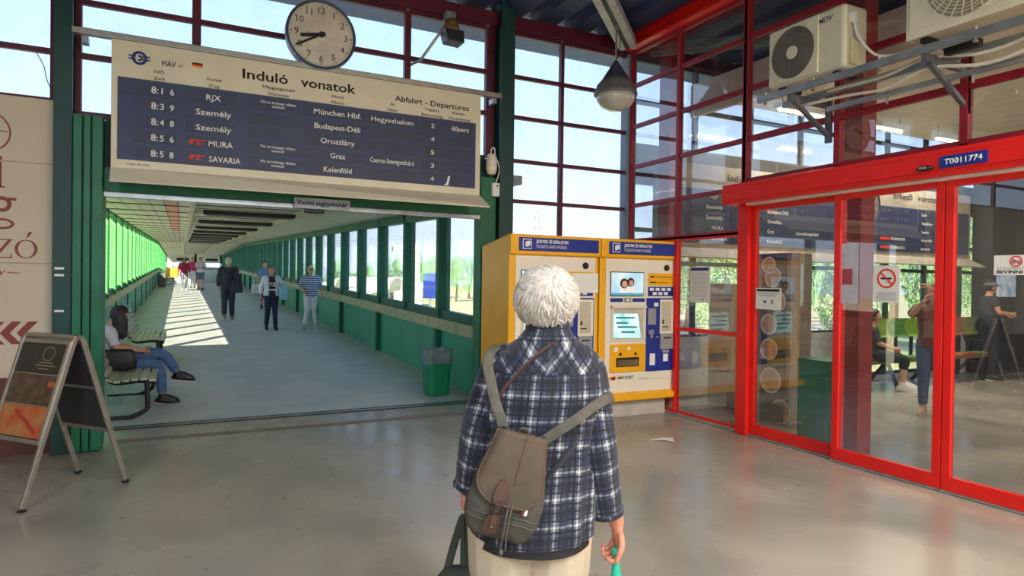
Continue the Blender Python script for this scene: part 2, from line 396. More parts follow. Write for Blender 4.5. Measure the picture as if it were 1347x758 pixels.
# --- tunnel: low walls, posts, sills, windows, ceiling
m_tgreen = mat('walkway_green_panel', (58, 160, 122), .5, var=.12, scale=2)
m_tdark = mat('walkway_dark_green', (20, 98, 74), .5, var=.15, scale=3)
m_sill = mat('weathered_sill', (196, 188, 148), .6, var=.15, scale=5, rgb2=(160, 176, 130))
m_wpost = mat('walkway_post_green', (92, 182, 98), .5, var=.08, scale=3)
for side, X, s in (('wall_walkway_left', XL, -1), ('wall_walkway_right', XR, 1)):
    r = struct(side, (X, 8, 0)); xo = X+s*.2
    slab(MB(), min(X+s*.06, xo), max(X+s*.06, xo), 0, .80).build('low_wall', m_tgreen, r, world=True)
    slab(MB(), min(X-s*.02, xo), max(X-s*.02, xo), .80, .97).build('sill', m_sill, r, world=True)
    slab(MB(), min(X+s*.04, X+s*.14), max(X+s*.04, X+s*.14), .97, 1.10).build('bottom_frame', m_tdark, r, world=True)
    slab(MB(), min(X, X+s*.14), max(X, X+s*.14), 2.66 if s < 0 else 2.55, 2.80).build('top_rail', m_tdark, r, world=True)
    slab(MB(), min(X+s*.12, X+s*.126), max(X+s*.12, X+s*.126), 1.10, 2.55).build('pane', m_glass, r, world=True)
    tp = tl = None
    tf = None; k = 0; y = 8.02 if s > 0 else 8.0
    while y < YE-.5:
        z = fz(y)
        if tp is None:
            tp = MB().box(min(X, X+s*(.13 if s < 0 else .2)), max(X, X+s*(.13 if s < 0 else .2)), -(.08 if s < 0 else .06), (.08 if s < 0 else .06), .97, 2.75).build('post', m_wpost if s < 0 else m_tdark, r, loc=V((0, y, z))-V((X, 8, 0)) if 0 else None)
            for v in tp.data.vertices: v.co.x -= X
            tl = MB().box(-s*.03 if s > 0 else 0, s*.2 if s > 0 else .03, -.06, .06, 0, .8).build('lower_post', m_tdark, r)
            if s < 0:
                for v in tl.data.vertices: v.co.x -= .0
        else: pass
        (tp if k == 0 else dupe(tp, r)).location = (0, y-8, z)
        if k % 2 == 1 or k == 0:
            (tl if k == 0 else dupe(tl, r)).location = (0, y-8, z)
        if s < 0:
            if tf is None: tf = MB().box(-.0, .018, -.085, .085, .97, 2.75).build('post_shade_strip', m_tdark, r); tf.location = (0, y-8, z)  # dark green strip paints the shade on each post's room-side face
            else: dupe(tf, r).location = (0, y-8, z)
        k += 1; y += 1.75
# walkway ceiling
wc = struct('ceiling_walkway', (1.2, 8, 2.7))
slab(MB(), -1.48, 3.85, 2.84, 2.95, ys=(7.35, YK, YE)).build('roof_slab', mat('walkway_roof', (150, 150, 140), .7), wc, world=True)
m_plank = mat('white_ceiling_plank', (214, 212, 190), .5, var=.05, scale=3)
m_rplank = mat('reddish_ceiling_plank', (232, 150, 120), .5, var=.05, scale=3)  # reddish colour for one row of planks
def cz(y): return fz(y)+2.70
def bay(mb, x0, x1, y0, y1, h=.0, th=.015):
    a, b = cz(y0)+h, cz(y1)+h
    return mb.add([(x0, y0, a), (x1, y0, a), (x1, y1, b), (x0, y1, b), (x0, y0, a+th), (x1, y0, a+th), (x1, y1, b+th), (x0, y1, b+th)],
                  [(0, 3, 2, 1), (4, 5, 6, 7), (0, 1, 5, 4), (1, 2, 6, 5), (2, 3, 7, 6), (3, 0, 4, 7)])
nb = 0; restL = MB(); restC = MB(); restR = MB(); ribs = None
y = 7.4
while y < YE-1.8:
    y1 = y+1.75
    for k in range(7):
        x0 = -1.27+k*.203
        if y < 24: bay(MB(), x0+.006, x0+.197, y+.03, y1-.03).build('ceiling_plank', m_rplank if k in (5, 6) and k == 5 else m_plank, wc, world=True)
        else: bay(restL, x0+.006, x0+.197, y+.03, y1-.03)
    for k in range(2):
        ya = y+k*.875
        if y < 24: bay(MB(), .24, 1.98, ya+.03, ya+.845, .04).build('ceiling_plank', m_plank, wc, world=True)
        else: bay(restC, .24, 1.98, ya+.03, ya+.845, .04)
    for k in range(4):
        ya = y+k*.4375
        if y < 24: bay(MB(), 2.04, 3.6, ya+.02, ya+.42).build('ceiling_plank', m_plank, wc, world=True)
        else: bay(restR, 2.04, 3.6, ya+.02, ya+.42)
    y = y1
m_joint = mat('dark_ceiling_joint', (58, 54, 50), .7)
y = 7.4; jj = 0
while y < YE-1.8:
    j = MB()
    for (xa, xb, st, w) in ((-1.27, .14, 1.75, .05), (.24, 1.98, .875, .045), (2.04, 3.6, .4375, .025)):
        for k in range(int(1.75/st)):
            ya = y+k*st; z = cz(ya); dz_ = .012 if st > 1 else (-.03 if st > .5 else .002); j.add([(xa, ya-w/2, z-dz_), (xb, ya-w/2, z-dz_), (xb, ya+w/2, z-dz_), (xa, ya+w/2, z-dz_), (xa, ya-w/2, z+.06), (xb, ya-w/2, z+.06), (xb, ya+w/2, z+.06), (xa, ya+w/2, z+.06)], [(0, 3, 2, 1), (4, 5, 6, 7), (0, 1, 5, 4), (1, 2, 6, 5), (2, 3, 7, 6), (3, 0, 4, 7)])
    j.build('ceiling_joint', m_joint, wc, world=True)
    if jj % 2 == 1 and jj < 20:
        t = thing('walkway_lamp', ('nearest', 'second', 'third', 'fourth', 'fifth', 'sixth', 'seventh', 'eighth', 'ninth', 'tenth')[jj//2]+' unlit strip lamp under the walkway ceiling', 'ceiling lamp', (1.15, y+.45, cz(y)-.0), group='strip lamps of the walkway')
        MB().box(-.8, .8, -.05, .05, -.07, .0).build('housing', mat('dark_lamp_housing', (40, 38, 36), .5), t); MB().cyl((-.76, 0, -.09), (.76, 0, -.09), .018, 8).build('tube', mat('unlit_tube', (150, 150, 145), .3), t)
        MB().box(-.98, -.80, -.06, .06, -.08, -.0).build('end_box', m_plank, t); MB().box(.80, .93, -.06, .06, -.08, .0).build('end_box', m_plank, t)
    y += 1.75; jj += 1
for q in (restL, restC, restR): q.build('far_planks', m_plank, wc, world=True, kind='stuff')
for x in (.17, 2.01): slab(MB(), x-.035, x+.035, 2.62, 2.84, ys=(7.4, YK, YE-1)).build('ceiling_rail', mat('cream_rail', (190, 188, 160), .5), wc, world=True)
slab(MB(), -1.3, 3.65, 2.80, 2.835, ys=(7.4, YK, YE-1)).build('void', mat('dark_void', (46, 48, 44), .8), wc, world=True)
# far end of the walkway
m_grey2 = mat('mid_grey_rail', (120, 124, 122), .6)
we = struct('wall_walkway_end', (1.2, YE, fz(YE)))
z = fz(YE)
MB().box(-1.6, 4, YE, YE+.1, z, z+1.55).box(-1.6, 4, YE, YE+.1, z+1.95, z+2.8).box(-1.6, -1.2, YE, YE+.1, z, z+2.8).box(1.2, 1.4, YE, YE+.1, z, z+2.8).box(3.5, 4, YE, YE+.1, z, z+2.8).build('end_wall', mat('pale_end_wall', (216, 220, 210), .6), we, world=True)
MB().box(-1.2, 1.1, YE+.03, YE+.05, z+1.0, z+2.2).build('pane', m_glass, we, world=True)
MB().box(1.5, 3.5, YE+.03, YE+.05, z+1.0, z+2.2).build('pane', m_glass, we, world=True)
MB().box(-1.2, 3.5, YE-.03, YE, z+1.3, z+1.42).build('dark_rail', m_grey2, we, world=True)
for x in (-.4, 2.2): MB().box(x, x+1.1, YE-.05, YE, z+2.15, z+2.38).build('dark_sign', m_black, we, world=True)
# ================================================================ TUBE LAMPS, TICKET HALL ONES ADDED
m_tube = mat('lit_tube', (255, 226, 178), .5, var=0, emit=6)
m_fix = mat('lamp_housing', (220, 218, 210), .5)
def tube_lamp(x, y, z, L, along, label, power, group, col=(1, .86, .66), rail=True):
    t = thing('ceiling_lamp', label, 'ceiling lamp', (x, y, z), group=group)
    h = L/2
    if along == 'x': MB().box(-h, h, -.06, .06, .02, .09).build('housing', m_fix, t); MB().cyl((-h+.03, 0, 0), (h-.03, 0, 0), .02, 8).build('light_tube', m_tube, t)
    else: MB().box(-.06, .06, -h, h, .02, .09).build('housing', m_fix, t); MB().cyl((0, -h+.03, 0), (0, h-.03, 0), .02, 8).build('light_tube', m_tube, t)
    for s in (-1, 1):
        p = (s*h*.8, 0, .09) if along == 'x' else (0, s*h*.8, .09)
        MB().cyl(p, (p[0], p[1], 4.9-z), .006, 6).build('hanger', m_steel, t)
    ld = bpy.data.lights.new('tube_light', 'AREA'); ld.shape = 'RECTANGLE'; ld.energy = power; ld.color = col
    ld.size = L if along == 'x' else .12; ld.size_y = .12 if along == 'x' else L
    lo = bpy.data.objects.new('tube_light', ld); COL.objects.link(lo); lo.parent = t; lo.location = (0, 0, -.03)
    return t
for x in (-2.5, 1.0, 4.2):
    for y in (-4.5, -1.5): tube_lamp(x, y, 4.5, 1.5, 'y', 'lit tube lamp in the ticket hall behind the camera, %s row, %s' % ('rear' if y < -3 else 'front', 'left' if x < 0 else 'middle' if x < 3 else 'right'), LAMP_P*(.6 if x < 0 else 1.2 if x > 4 else .8), 'tube lamps of the ticket hall', col=(.8, .9, 1) if x < 3 else (1, .84, .62))  # unseen lamps added to brighten the hall, cool ones standing in for daylight
for x, L_, lb in ((7.8, 1.0, 'lit tube lamp in the waiting hall, left one just under the air conditioner'), (9.7, .75, 'lit tube lamp in the waiting hall, middle of the row above the door header'), (11.3, .75, 'lit tube lamp in the waiting hall, rightmost of the row above the door header')): tube_lamp(x, 6.4, 4.03, L_, 'x', lb, LAMP_Q, 'tube lamps of the waiting hall')
for x, y in ((8.2, 0), (12.5, 0), (8.2, -4), (12.5, -4)): tube_lamp(x, y, 3.9, 1.3, 'x', 'lit tube lamp at the back of the waiting hall, %s row, %s' % ('rear' if y < -2 else 'front', 'left' if x < 9 else 'right'), LAMP_Q, 'rear tube lamps of the waiting hall')
# ================================================================ WAITING HALL STRUCTURE
wi = struct('wall_front_2', (11, YF, 0))
def IP(name, m, *b, **k): return MB().box(*b).build(name, m, wi, world=True, **k)
m_wpan = mat('pale_spandrel', (205, 212, 210), .5)
IP('spandrel', m_wpan, 5.5, 9.88, 7.2, 7.3, 0, .85); IP('spandrel', m_wpan, 12.9, 16, 7.2, 7.3, 0, .85); IP('plinth', m_wpan, 9.88, 12.9, 7.2, 7.3, 0, .08)
window_grid('window_11', 'y', YF, [9.9, 11.0, 12.1, 12.88], [.1, .82], mat('dark_window_frame', (50, 56, 60), .5), m_glass, t=.06)
IP('board_backing', mat('dark_fascia', (52, 52, 58), .6), 5.5, 16, 7.22, 7.3, 3.0, 3.5)
window_grid('window_8', 'y', YF, [5.46, 6.6, 7.7, 8.8, 9.9, 11.0, 12.1, 13.2, 14.3, 15.9], [.85, 1.9, 2.35, 3.0], mat('dark_window_frame', (50, 56, 60), .5), m_glass, t=.06)
window_grid('window_9', 'y', YF, [5.46, 6.6, 7.7, 8.8, 9.9, 11.0, 12.1, 13.2, 14.3, 15.9], [3.5, 4.1, 4.68], mat('dark_window_frame', (50, 56, 60), .5), m_glass, t=.06)

IP('interior_red_column', mat('interior_red_column', (150, 34, 36), .5), 5.72, 5.92, 4.02, 4.24, 0, 4.9)
IP('interior_red_column', mat('interior_red_column', (150, 34, 36), .5), 5.72, 5.92, 6.75, 6.97, 0, 4.9)
sc_ = struct('ceiling_waiting_hall', (10, 0, 4))
MB().box(6.4, 16, -7.2, 7.1, 4.25, 4.30).box(6.38, 6.44, -7.2, 7.1, 3.95, 4.40).build('bulkhead', mat('pale_bulkhead', (232, 222, 206), .6, var=.03), sc_, world=True)

tcs = struct('trim_5', (10, 7.1, 0))
for x in (9.75, 12.75): MB().box(x-.1, x+.1, 7.0, 7.19, 0, 4.2).build('teal_column', mat('teal_column', (40, 92, 88), .5), tcs, world=True)
# ================================================================ OUTSIDE
gz = -3.0
m_ground = mat('dry_grass_ground', (190, 180, 150), .9, var=.15, scale=.2, rgb2=(160, 170, 115))
o = MB().box(-250, 400, 9, 700, gz-.2, gz).box(-250, 400, -250, -8, gz-.2, gz).box(-250, -6, -8, 9, gz-.2, gz).box(18, 400, -8, 9, gz-.2, gz).build('ground', m_ground); o['kind'] = 'structure'
pl = struct('platform', (40, 60, gz)); MB().box(6, 60, 42, 46, gz, gz+.55).box(6, 60, 66, 70, gz, gz+.55).build('platform_slab', mat('platform_slab', (205, 198, 184), .8), pl, world=True)
def leafmat(n, a, b): return mat(n, a, .6, scale=1.2, rgb2=b)
LM = [leafmat('leaf_a', (120, 165, 105), (170, 205, 140)), leafmat('leaf_b', (100, 150, 110), (150, 190, 140)), leafmat('leaf_c', (84, 135, 90), (135, 175, 115))]
m_bark = mat('bark', (90, 76, 62), .9)
def crown_mesh(seed, n, rx, rz, leaf):
    r = random.Random(seed); mb = MB()
    cl_ = [(V((r.uniform(-.6, .6)*rx, r.uniform(-.6, .6)*rx, r.uniform(-.5, .75)*rz)), r.uniform(.3, .55)) for _ in range(12)]
    for _ in range(n):
        c, q = r.choice(cl_); d = V((r.gauss(0, 1), r.gauss(0, 1), r.gauss(0, 1))).normalized()*r.uniform(.7, 1)*q
        p = c+V((d.x*rx, d.y*rx, d.z*rz)); a = V((r.uniform(-1, 1), r.uniform(-1, 1), r.uniform(-1, 1))).normalized(); b = a.orthogonal().normalized()
        s = leaf*r.uniform(.6, 1.3)
        k = len(mb.v); mb.v += [tuple(p-a*s), tuple(p+b*s*.5), tuple(p+a*s), tuple(p-b*s*.5)]; mb.f.append((k, k+1, k+2, k+3))
    return mb
PROTO = []
for i in range(3):
    PROTO.append((crown_mesh(i, 15000, 1, 1, .026), LM[i]))
tc_ = {}
def tree(x, y, h, w, i, label, group, base=gz):
    dist_ = math.hypot(x, y) > 100
    t = thing('tree', label, 'tree', (x, y, base), group=group)
    if i not in tc_:
        tc_[i] = PROTO[i][0].build('crown', PROTO[i][1], t)
        c = tc_[i]
    else: c = dupe(tc_[i], t)
    c.scale = (w, w, h*.5); c.location = (0, 0, h*(.52 if dist_ else .46)); c.rotation_euler = (0, 0, rnd.uniform(0, 6))
    MB().tube([(0, 0, 0), (0.02*h, 0, h*.3), (0, 0, h*.6)], [.03*h, .022*h, .01*h], 8).build('trunk', m_bark, t)
def polar(az, d): a = math.radians(az); return d*math.sin(a), d*math.cos(a)
for j, dd in enumerate((150, 178)):
    for i in range(14):
        az = 8.5+j*1.1+i*2.25; x, y = polar(az, dd)
        tall = rnd.uniform(7, 10)*(1.15 if 16 < az < 24 else .8 if az < 26 else .55)
        tree(x, y, tall+(2 if j else 0), 2.75, rnd.randrange(3), 'distant green tree beyond the tracks, seen through the walkway windows', 'distant trees beyond the tracks')
for i, az in enumerate(range(45, 78, 6)):
    x, y = polar(az, 46+(i % 2)*5); tree(x, y, 11+(i*7 % 3), 2.5, i % 3, 'leafy tree outside, seen through the waiting hall windows', 'trees outside the waiting hall')
for i, az in enumerate(range(42, 78, 6)):
    x, y = polar(az, 62+(i % 2)*4); tree(x, y, 13+(i*5 % 3), 3.2, (i+1) % 3, 'leafy tree outside, seen through the waiting hall windows', 'trees outside the waiting hall')
# pale catenary mast, blue sign
def mast(az, d, h, label, col=(225, 205, 190)):
    x, y = polar(az, d); t = thing('catenary_mast', label, 'mast', (x, y, gz)); m = mat('mast_%d' % col[0], col, .7)
    MB().box(-.2, .2, -.2, .2, 0, h).build('pole', m, t); MB().bar((-.1, 0, h-.6), (-2.6, 0, h-.3), .1, .1).build('arm', m, t); MB().bar((-.1, 0, h-2), (-2.2, 0, h-.5), .07, .07).build('stay', m, t)
    MB().cyl((-2.4, 0, h-.9), (-2.4, 0, h-.35), .08, 8).build('insulator', m_black, t)
mast(18.6, 62, 8.2, 'pale concrete catenary mast seen through the second walkway window')
x, y = polar(19.75, 50); t = thing('platform_sign', 'blue upright platform sign beside the pale mast', 'sign', (x, y, gz)); MB().box(-.55, .55, -.08, .08, 3.3, 5.2).build('sign_panel', m_blue, t, bevel=.02); MB().box(-.08, .08, -.05, .05, 0, 3.3).build('post', m_steel, t)
# transparent stair roofs
m_can = mat('white_canopy', (226, 230, 232), .4)
for az, d, lb in ((14.2, 82, 'white arched stair canopy outside, partly behind the third walkway window'), (10.4, 110, 'white arched stair canopy further off, behind the striped walker')):
    x, y = polar(az, d); t = thing('stair_canopy', lb, 'canopy', (x, y, gz), rz=math.radians(35))
    rg = []
    for k in range(9):
        a = PI*k/8; rg.append([(math.cos(a)*1.6, yy, 1.8+math.sin(a)*1.5+(-.28*yy)) for yy in (-5, 5)])
    MB().loft([[(math.cos(PI*k/8)*1.6, yy, 2.6+math.sin(PI*k/8)*1.4-.2*yy) for k in range(9)]+[(math.cos(PI*k/8)*1.54, yy, 2.6+math.sin(PI*k/8)*1.34-.2*yy) for k in range(8, -1, -1)] for yy in (-5, -2.5, 0, 2.5, 5)]).build('roof_shell', m_can, t, smooth=True)
    for yy in (-5, -2.5, 0, 2.5, 5):
        for s in (-1, 1): MB().box(s*1.5-.05, s*1.5+.05, yy-.05, yy+.05, 0, 2.6-.2*yy).build('post', m_steel, t)
# lattice pylon
x, y = polar(29.1, 260); t = thing('power_pylon', 'thin lattice power pylon on the horizon behind the corner window', 'pylon', (x, y, gz))
m = MB()
for s in (-1, 1):
    for q in (-1, 1): m.bar((s*3, q*3, 0), (s*.5, q*.5, 34), .25, .25)
for k in range(9):
    f0 = 3-2.5*k/9; f1 = 3-2.5*(k+1)/9; za, zb = 34*k/9, 34*(k+1)/9
    m.bar((-f0, 0, za), (f1, 0, zb), .18, .18).bar((f0, 0, za), (-f1, 0, zb), .18, .18)
m.build('lattice_tower', mat('pylon_grey', (150, 156, 150), .6), t)
for zz, w in ((22, 7), (27, 6), (31, 4)): MB().bar((-w, 0, zz), (w, 0, zz), .4, .5).build('cross_arm', MATS['pylon_grey'], t)
# tracks
tk = thing('railway_tracks', 'railway tracks running past outside the walkway windows', 'tracks', (30, 58, gz))
for y0 in (50, 56, 62):
    MB().box(-25, 60, y0-1.4-58, y0+1.4-58, 0, .12).build('ballast', mat('ballast', (170, 158, 142), .9), tk)
    for s in (-.75, .75): MB().box(-25, 60, y0+s-.05-58, y0+s+.05-58, .12, .3).build('rail', m_steel, tk)
bd = thing('low_building', 'low pale building with a red roof among the distant trees', 'building', (*polar(15.6, 120), gz), rz=-.3)
MB().box(-7, 7, -4, 4, 0, 3.4).build('wall', m_white, bd); MB().prism([(-7.6, 3.4), (7.6, 3.4), (6.4, 5.2), (-6.4, 5.2)], -4.4, 4.4).build('roof', mat('pale_roof', (200, 200, 196), .8), bd)
for k in range(4): MB().box(-5.6+k*3.2, -4.2+k*3.2, -4.06, -4, 1.2, 2.6).build('window', m_black, bd)
# ================================================================ DEPARTURES BOARD
m_panel = mat('board_flap_panel', (50, 60, 96), .5, var=.12, scale=2, stretch=(1, 1, 12))
m_pline = mat('board_flap_slot', (46, 54, 84), .5)
m_redp = mat('red_print', (225, 50, 40), .6, var=.02)
m_bluep = mat('blue_print', (28, 46, 120), .6, var=.02)
YB = 6.86
def B(s, x0, x1, z, h, m=m_wprint, w=True, y=YB, par=None, bold=0):
    if m is m_wprint: y = YB-.0105
    text(s, ((x0+x1)/2, y, z), RX, RU, h, (x1-x0) if w else None, m, par, align='C', ex=.001, bold=bold)
def board(x0, label, rows, head, grp=None, full=True, z0=0.0, wd=3.62, m_cream=m_cream):
    t = thing('departure_board' if full else 'arrival_board', label, 'timetable board', (x0+1.8, YB+.12, 2.58+z0), group=grp)
    dz = z0; dx = x0+.57
    MB().box(x0, x0+wd, YB+.004, YB+.3, 2.585+dz, 3.74+dz).build('case', m_cream, t, world=True, bevel=.006)
    MB().box(x0+.05, x0+wd-.065, YB-.006, YB+.01, 2.665+dz, 3.405+dz).build('flap_panel', m_panel, t, world=True)
    for i in range(5):
        for (a, b) in ((.18, .52), (.60, 1.03), (1.15, 1.62), (1.66, 2.27), (2.32, 2.86), (2.92, 3.1), (3.15, 3.5)):
            if b > wd-.1: continue
            MB().box(x0+a, x0+b, YB-.0085, YB-.005, 3.262+dz-i*.146, 3.372+dz-i*.146).build('flap_row', m_pline, t, world=True)
    MB().add([(x0, YB+.02, 2.60+dz), (x0+wd, YB+.02, 2.60+dz), (x0+wd, YB-.28, 2.44+dz), (x0, YB-.1, 2.46+dz),
              (x0, YB+.05, 2.585+dz), (x0+wd, YB+.05, 2.585+dz), (x0+wd, YB-.27, 2.425+dz), (x0, YB-.09, 2.445+dz)],
             [(0, 1, 2, 3), (7, 6, 5, 4), (0, 3, 7, 4), (1, 5, 6, 2), (3, 2, 6, 7), (0, 4, 5, 1)]).build('skirt', m_cream, t, world=True)
    return t
bt = board(-.57, 'big cream departures board with dark split-flap rows above the green passage', 5, None)
MB().box(-.87, 3.32, YB+.01, YB+.09, 3.745, 3.80).build('hanging_rail', m_alu, bt, world=True, bevel=.006)
for x in (-.80, 3.22): MB().box(x, x+.05, YB+.05, 7.02, 3.68, 3.74).build('bracket', m_steel, bt, world=True)
# railway emblem: ring with two winged bars each side
m = MB(); cx, czz = -.352, 3.595
def ring(m, cx, cz, r0, r1, y0, y1, a0=0, a1=360, n=28):
    rg = []
    for k in range(n+1):
        a = math.radians(a0+(a1-a0)*k/n); c, s = math.cos(a), math.sin(a)
        rg.append([(cx+c*r0, y0, cz+s*r0), (cx+c*r1, y0, cz+s*r1), (cx+c*r1, y1, cz+s*r1), (cx+c*r0, y1, cz+s*r0)])
    return m.loft(rg, cap=(a1-a0 < 360))
ring(m, cx, czz, .040, .062, YB-.002, YB+.004); ring(m, cx, czz, .010, .027, YB-.002, YB+.004, -120, 120)
for s in (-1, 1):
    for q in (-1, 1): m.add([(cx+s*.026, YB, czz+q*.014-.008), (cx+s*.088, YB, czz+q*.014-.008+.004), (cx+s*.082, YB, czz+q*.014+.009), (cx+s*.026, YB, czz+q*.014+.008), (cx+s*.026, YB+.004, czz+q*.014-.008), (cx+s*.088, YB+.004, czz+q*.012-.002), (cx+s*.082, YB+.004, czz+q*.014+.009), (cx+s*.026, YB+.004, czz+q*.014+.008)], [(0, 1, 2, 3), (4, 5, 6, 7), (0, 1, 5, 4), (2, 3, 7, 6)])
m.build('railway_emblem', m_bluep, bt, world=True)
m = MB().box(.08, .168, YB-.001, YB+.004, 3.613, 3.628); m.build('flag_stripe', m_print, bt, world=True, label='black stripe of the small flag')
MB().box(.08, .168, YB-.001, YB+.004, 3.598, 3.613).build('flag_stripe', m_redp, bt, world=True, label='red stripe of the small flag')
MB().box(.08, .168, YB-.001, YB+.004, 3.583, 3.598).build('flag_stripe', mat('gold_print', (230, 180, 60), .6), bt, world=True, label='gold stripe of the small flag')
K = dict(par=bt)
def b(s, x0, x1, z, h, mm=m_print, **k): B(s, x0, x1, z, h, mm, par=bt, **k)
b('MÁV', -.171, -.057, 3.555, .052); b('FIT', -.035, .006, 3.562, .024)
b('Induló', .519, .939, 3.548, .095, bold=.012); b('vonatok', 1.062, 1.614, 3.548, .095, bold=.012)
b('Abfahrt - Departures', 2.037, 2.899, 3.535, .062, bold=.008)
for s1, s2, xa, xb, xc, xd in (('Idő', 'Zeit', -.232, -.153, -.238, -.142), ('Vonat', 'Zug', .198, .336, .220, .315), ('Megjegyzés', 'Hinweis', .702, 1.005, .757, .950), ('Hová', 'Nach', 1.372, 1.494, 1.373, 1.494), ('Át', 'Über', 1.987, 2.035, 1.954, 2.067), ('Vágány', 'Bahnsteig', 2.372, 2.550, 2.338, 2.584), ('Késés', 'Verspätung', 2.704, 2.850, 2.652, 2.915)):
    b(s1, xa, xb, 3.478, .032); b(s2, xc, xd, 3.417, .032)
RZ = [3.285-.1455*i for i in range(5)]
for i, tt in enumerate(('16', '39', '48', '56', '58')):
    b('8:', -.256, -.197, RZ[i]+.006, .064, m_wprint, bold=.02); b(tt[0], -.184, -.150, RZ[i]+.006, .058, m_wprint, bold=.02, w=(tt[0] != '1')); b(tt[1], -.104, -.068, RZ[i]+.006, .058, m_wprint, bold=.02)
for i, (s, xa, xb) in enumerate((('RJX', .2, .329), ('Személy', .113, .423), ('Személy', .114, .424), ('MURA', .225, .438), ('SAVARIA', .229, .507))): b(s, xa, xb, RZ[i]+.005, .056, m_wprint, bold=.015)
for i in (3, 4):
    z = RZ[i]
    MB().add([(.045, YB-.01, z+.02), (.075, YB-.01, z+.058), (.205, YB-.01, z+.058), (.20, YB-.01, z+.046), (.15, YB-.01, z+.046), (.135, YB-.01, z+.022), (.165, YB-.01, z+.022), (.16, YB-.01, z+.008), (.115, YB-.01, z+.008), (.13, YB-.01, z+.046), (.10, YB-.01, z+.046), (.085, YB-.01, z+.008), (.068, YB-.01, z+.008), (.075, YB-.01, z+.03)], [(0, 1, 13), (1, 2, 3, 4), (1, 4, 9, 10), (9, 4, 5, 8), (5, 6, 7, 8), (1, 10, 11, 12, 13)]).build('train_mark', m_redp, bt, world=True)
for i in (0, 3, 4): b('Pót és helyjegy váltása', .687, 1.016, RZ[i]+.045, .026, m_wprint, bold=.015); b('kötelező', .79, .91, RZ[i]+.008, .024, m_wprint, bold=.015)
for i, (s, xa, xb) in enumerate((('München Hbf.', 1.191, 1.672), ('Budapest-Déli', 1.198, 1.665), ('Oroszlány', 1.26, 1.61), ('Graz', 1.359, 1.513), ('Kelenföld', 1.293, 1.581))): b(s, xa, xb, RZ[i]+.005, .056, m_wprint, bold=.015)
b('Hegyeshalom', 1.779, 2.245, RZ[0]+.005, .052, m_wprint, bold=.012); b('Csorna-Szentgotthárd', 1.771, 2.255, RZ[3]+.005, .052, m_wprint, bold=.012)
for i, s in enumerate('24534'): b(s, 2.445, 2.488, RZ[i]+.005, .050, m_wprint, bold=.015)
b('60perc', 2.69, 2.897, RZ[0]+.005, .052, m_wprint, bold=.015)
b('solari di udine', -.445, -.257, 2.622, .016)
MB().add([(2.60, YB-.012, 2.672), (2.655, YB-.012, 2.672), (2.672, YB-.03, 2.775), (2.645, YB-.03, 2.775), (2.635, YB-.014, 2.70)], [(0, 1, 2, 3, 4)]).build('fallen_flap', m_wprint, bt, world=True)
# --- waiting hall boards
YB2 = YB
m_pr2 = m_print
ib = board(5.78, 'dark departures board seen through the red glazing left of the inner clock', 5, None, full=True, z0=-.48, m_cream=mat('shaded_cream_sheet', (150, 144, 134), .6))  # cream darkened to put the inner boards' shade into their colour
def b2(s, x0, x1, z, h, mm=m_print, **k): B(s, x0, x1, z-.48, h, mm, par=ib, **k)
ox = 6.35
b2('Induló', .519+ox, .939+ox, 3.548, .095); b2('vonatok', 1.062+ox, 1.614+ox, 3.548, .095)
for i, (s, xa, xb) in enumerate((('RJX', .2, .329), ('Személy', .113, .423), ('Személy', .114, .424), ('MURA', .225, .438), ('SAVARIA', .229, .507))): b2(s, xa+ox, xb+ox, RZ[i], .056, m_wprint)
for i, s in enumerate(('München Hbf.', 'Budapest-Déli', 'Oroszlány', 'Graz', 'Kelenföld')): b2(s, 1.3+ox, 1.3+ox+.033*len(s), RZ[i], .056, m_wprint)
b2('Csorna-Szentgotthárd', 1.9+ox, 2.4+ox, RZ[3], .052, m_wprint)
ab = board(9.58, 'arrivals board in the waiting hall seen through the sliding door above the seats', 5, None, full=False, z0=-.46, wd=3.25, m_cream=MATS['shaded_cream_sheet'])
def b3(s, x0, x1, z, h, mm=m_print, **k): B(s, x0, x1, z-.46, h, mm, par=ab, **k)
ox = 10.15
b3('Érkező', .45+ox, .95+ox, 3.548, .10); b3('vonatok', 1.1+ox, 1.75+ox, 3.548, .10)
for i, s in enumerate(('Győr', 'Tatabánya', 'Sopron', 'Wien Hbf.', 'Komárom')): b3(s, 1.2+ox, 1.2+ox+.035*len(s), RZ[i], .05, m_wprint)
for i in (3, 4): MB().box(.1+ox, .33+ox, YB-.012, YB-.006, RZ[i]-.46, RZ[i]-.415).build('train_mark', m_redp, ab, world=True); b3('SCARBANTIA', .36+ox, .75+ox, RZ[i], .05, m_wprint)
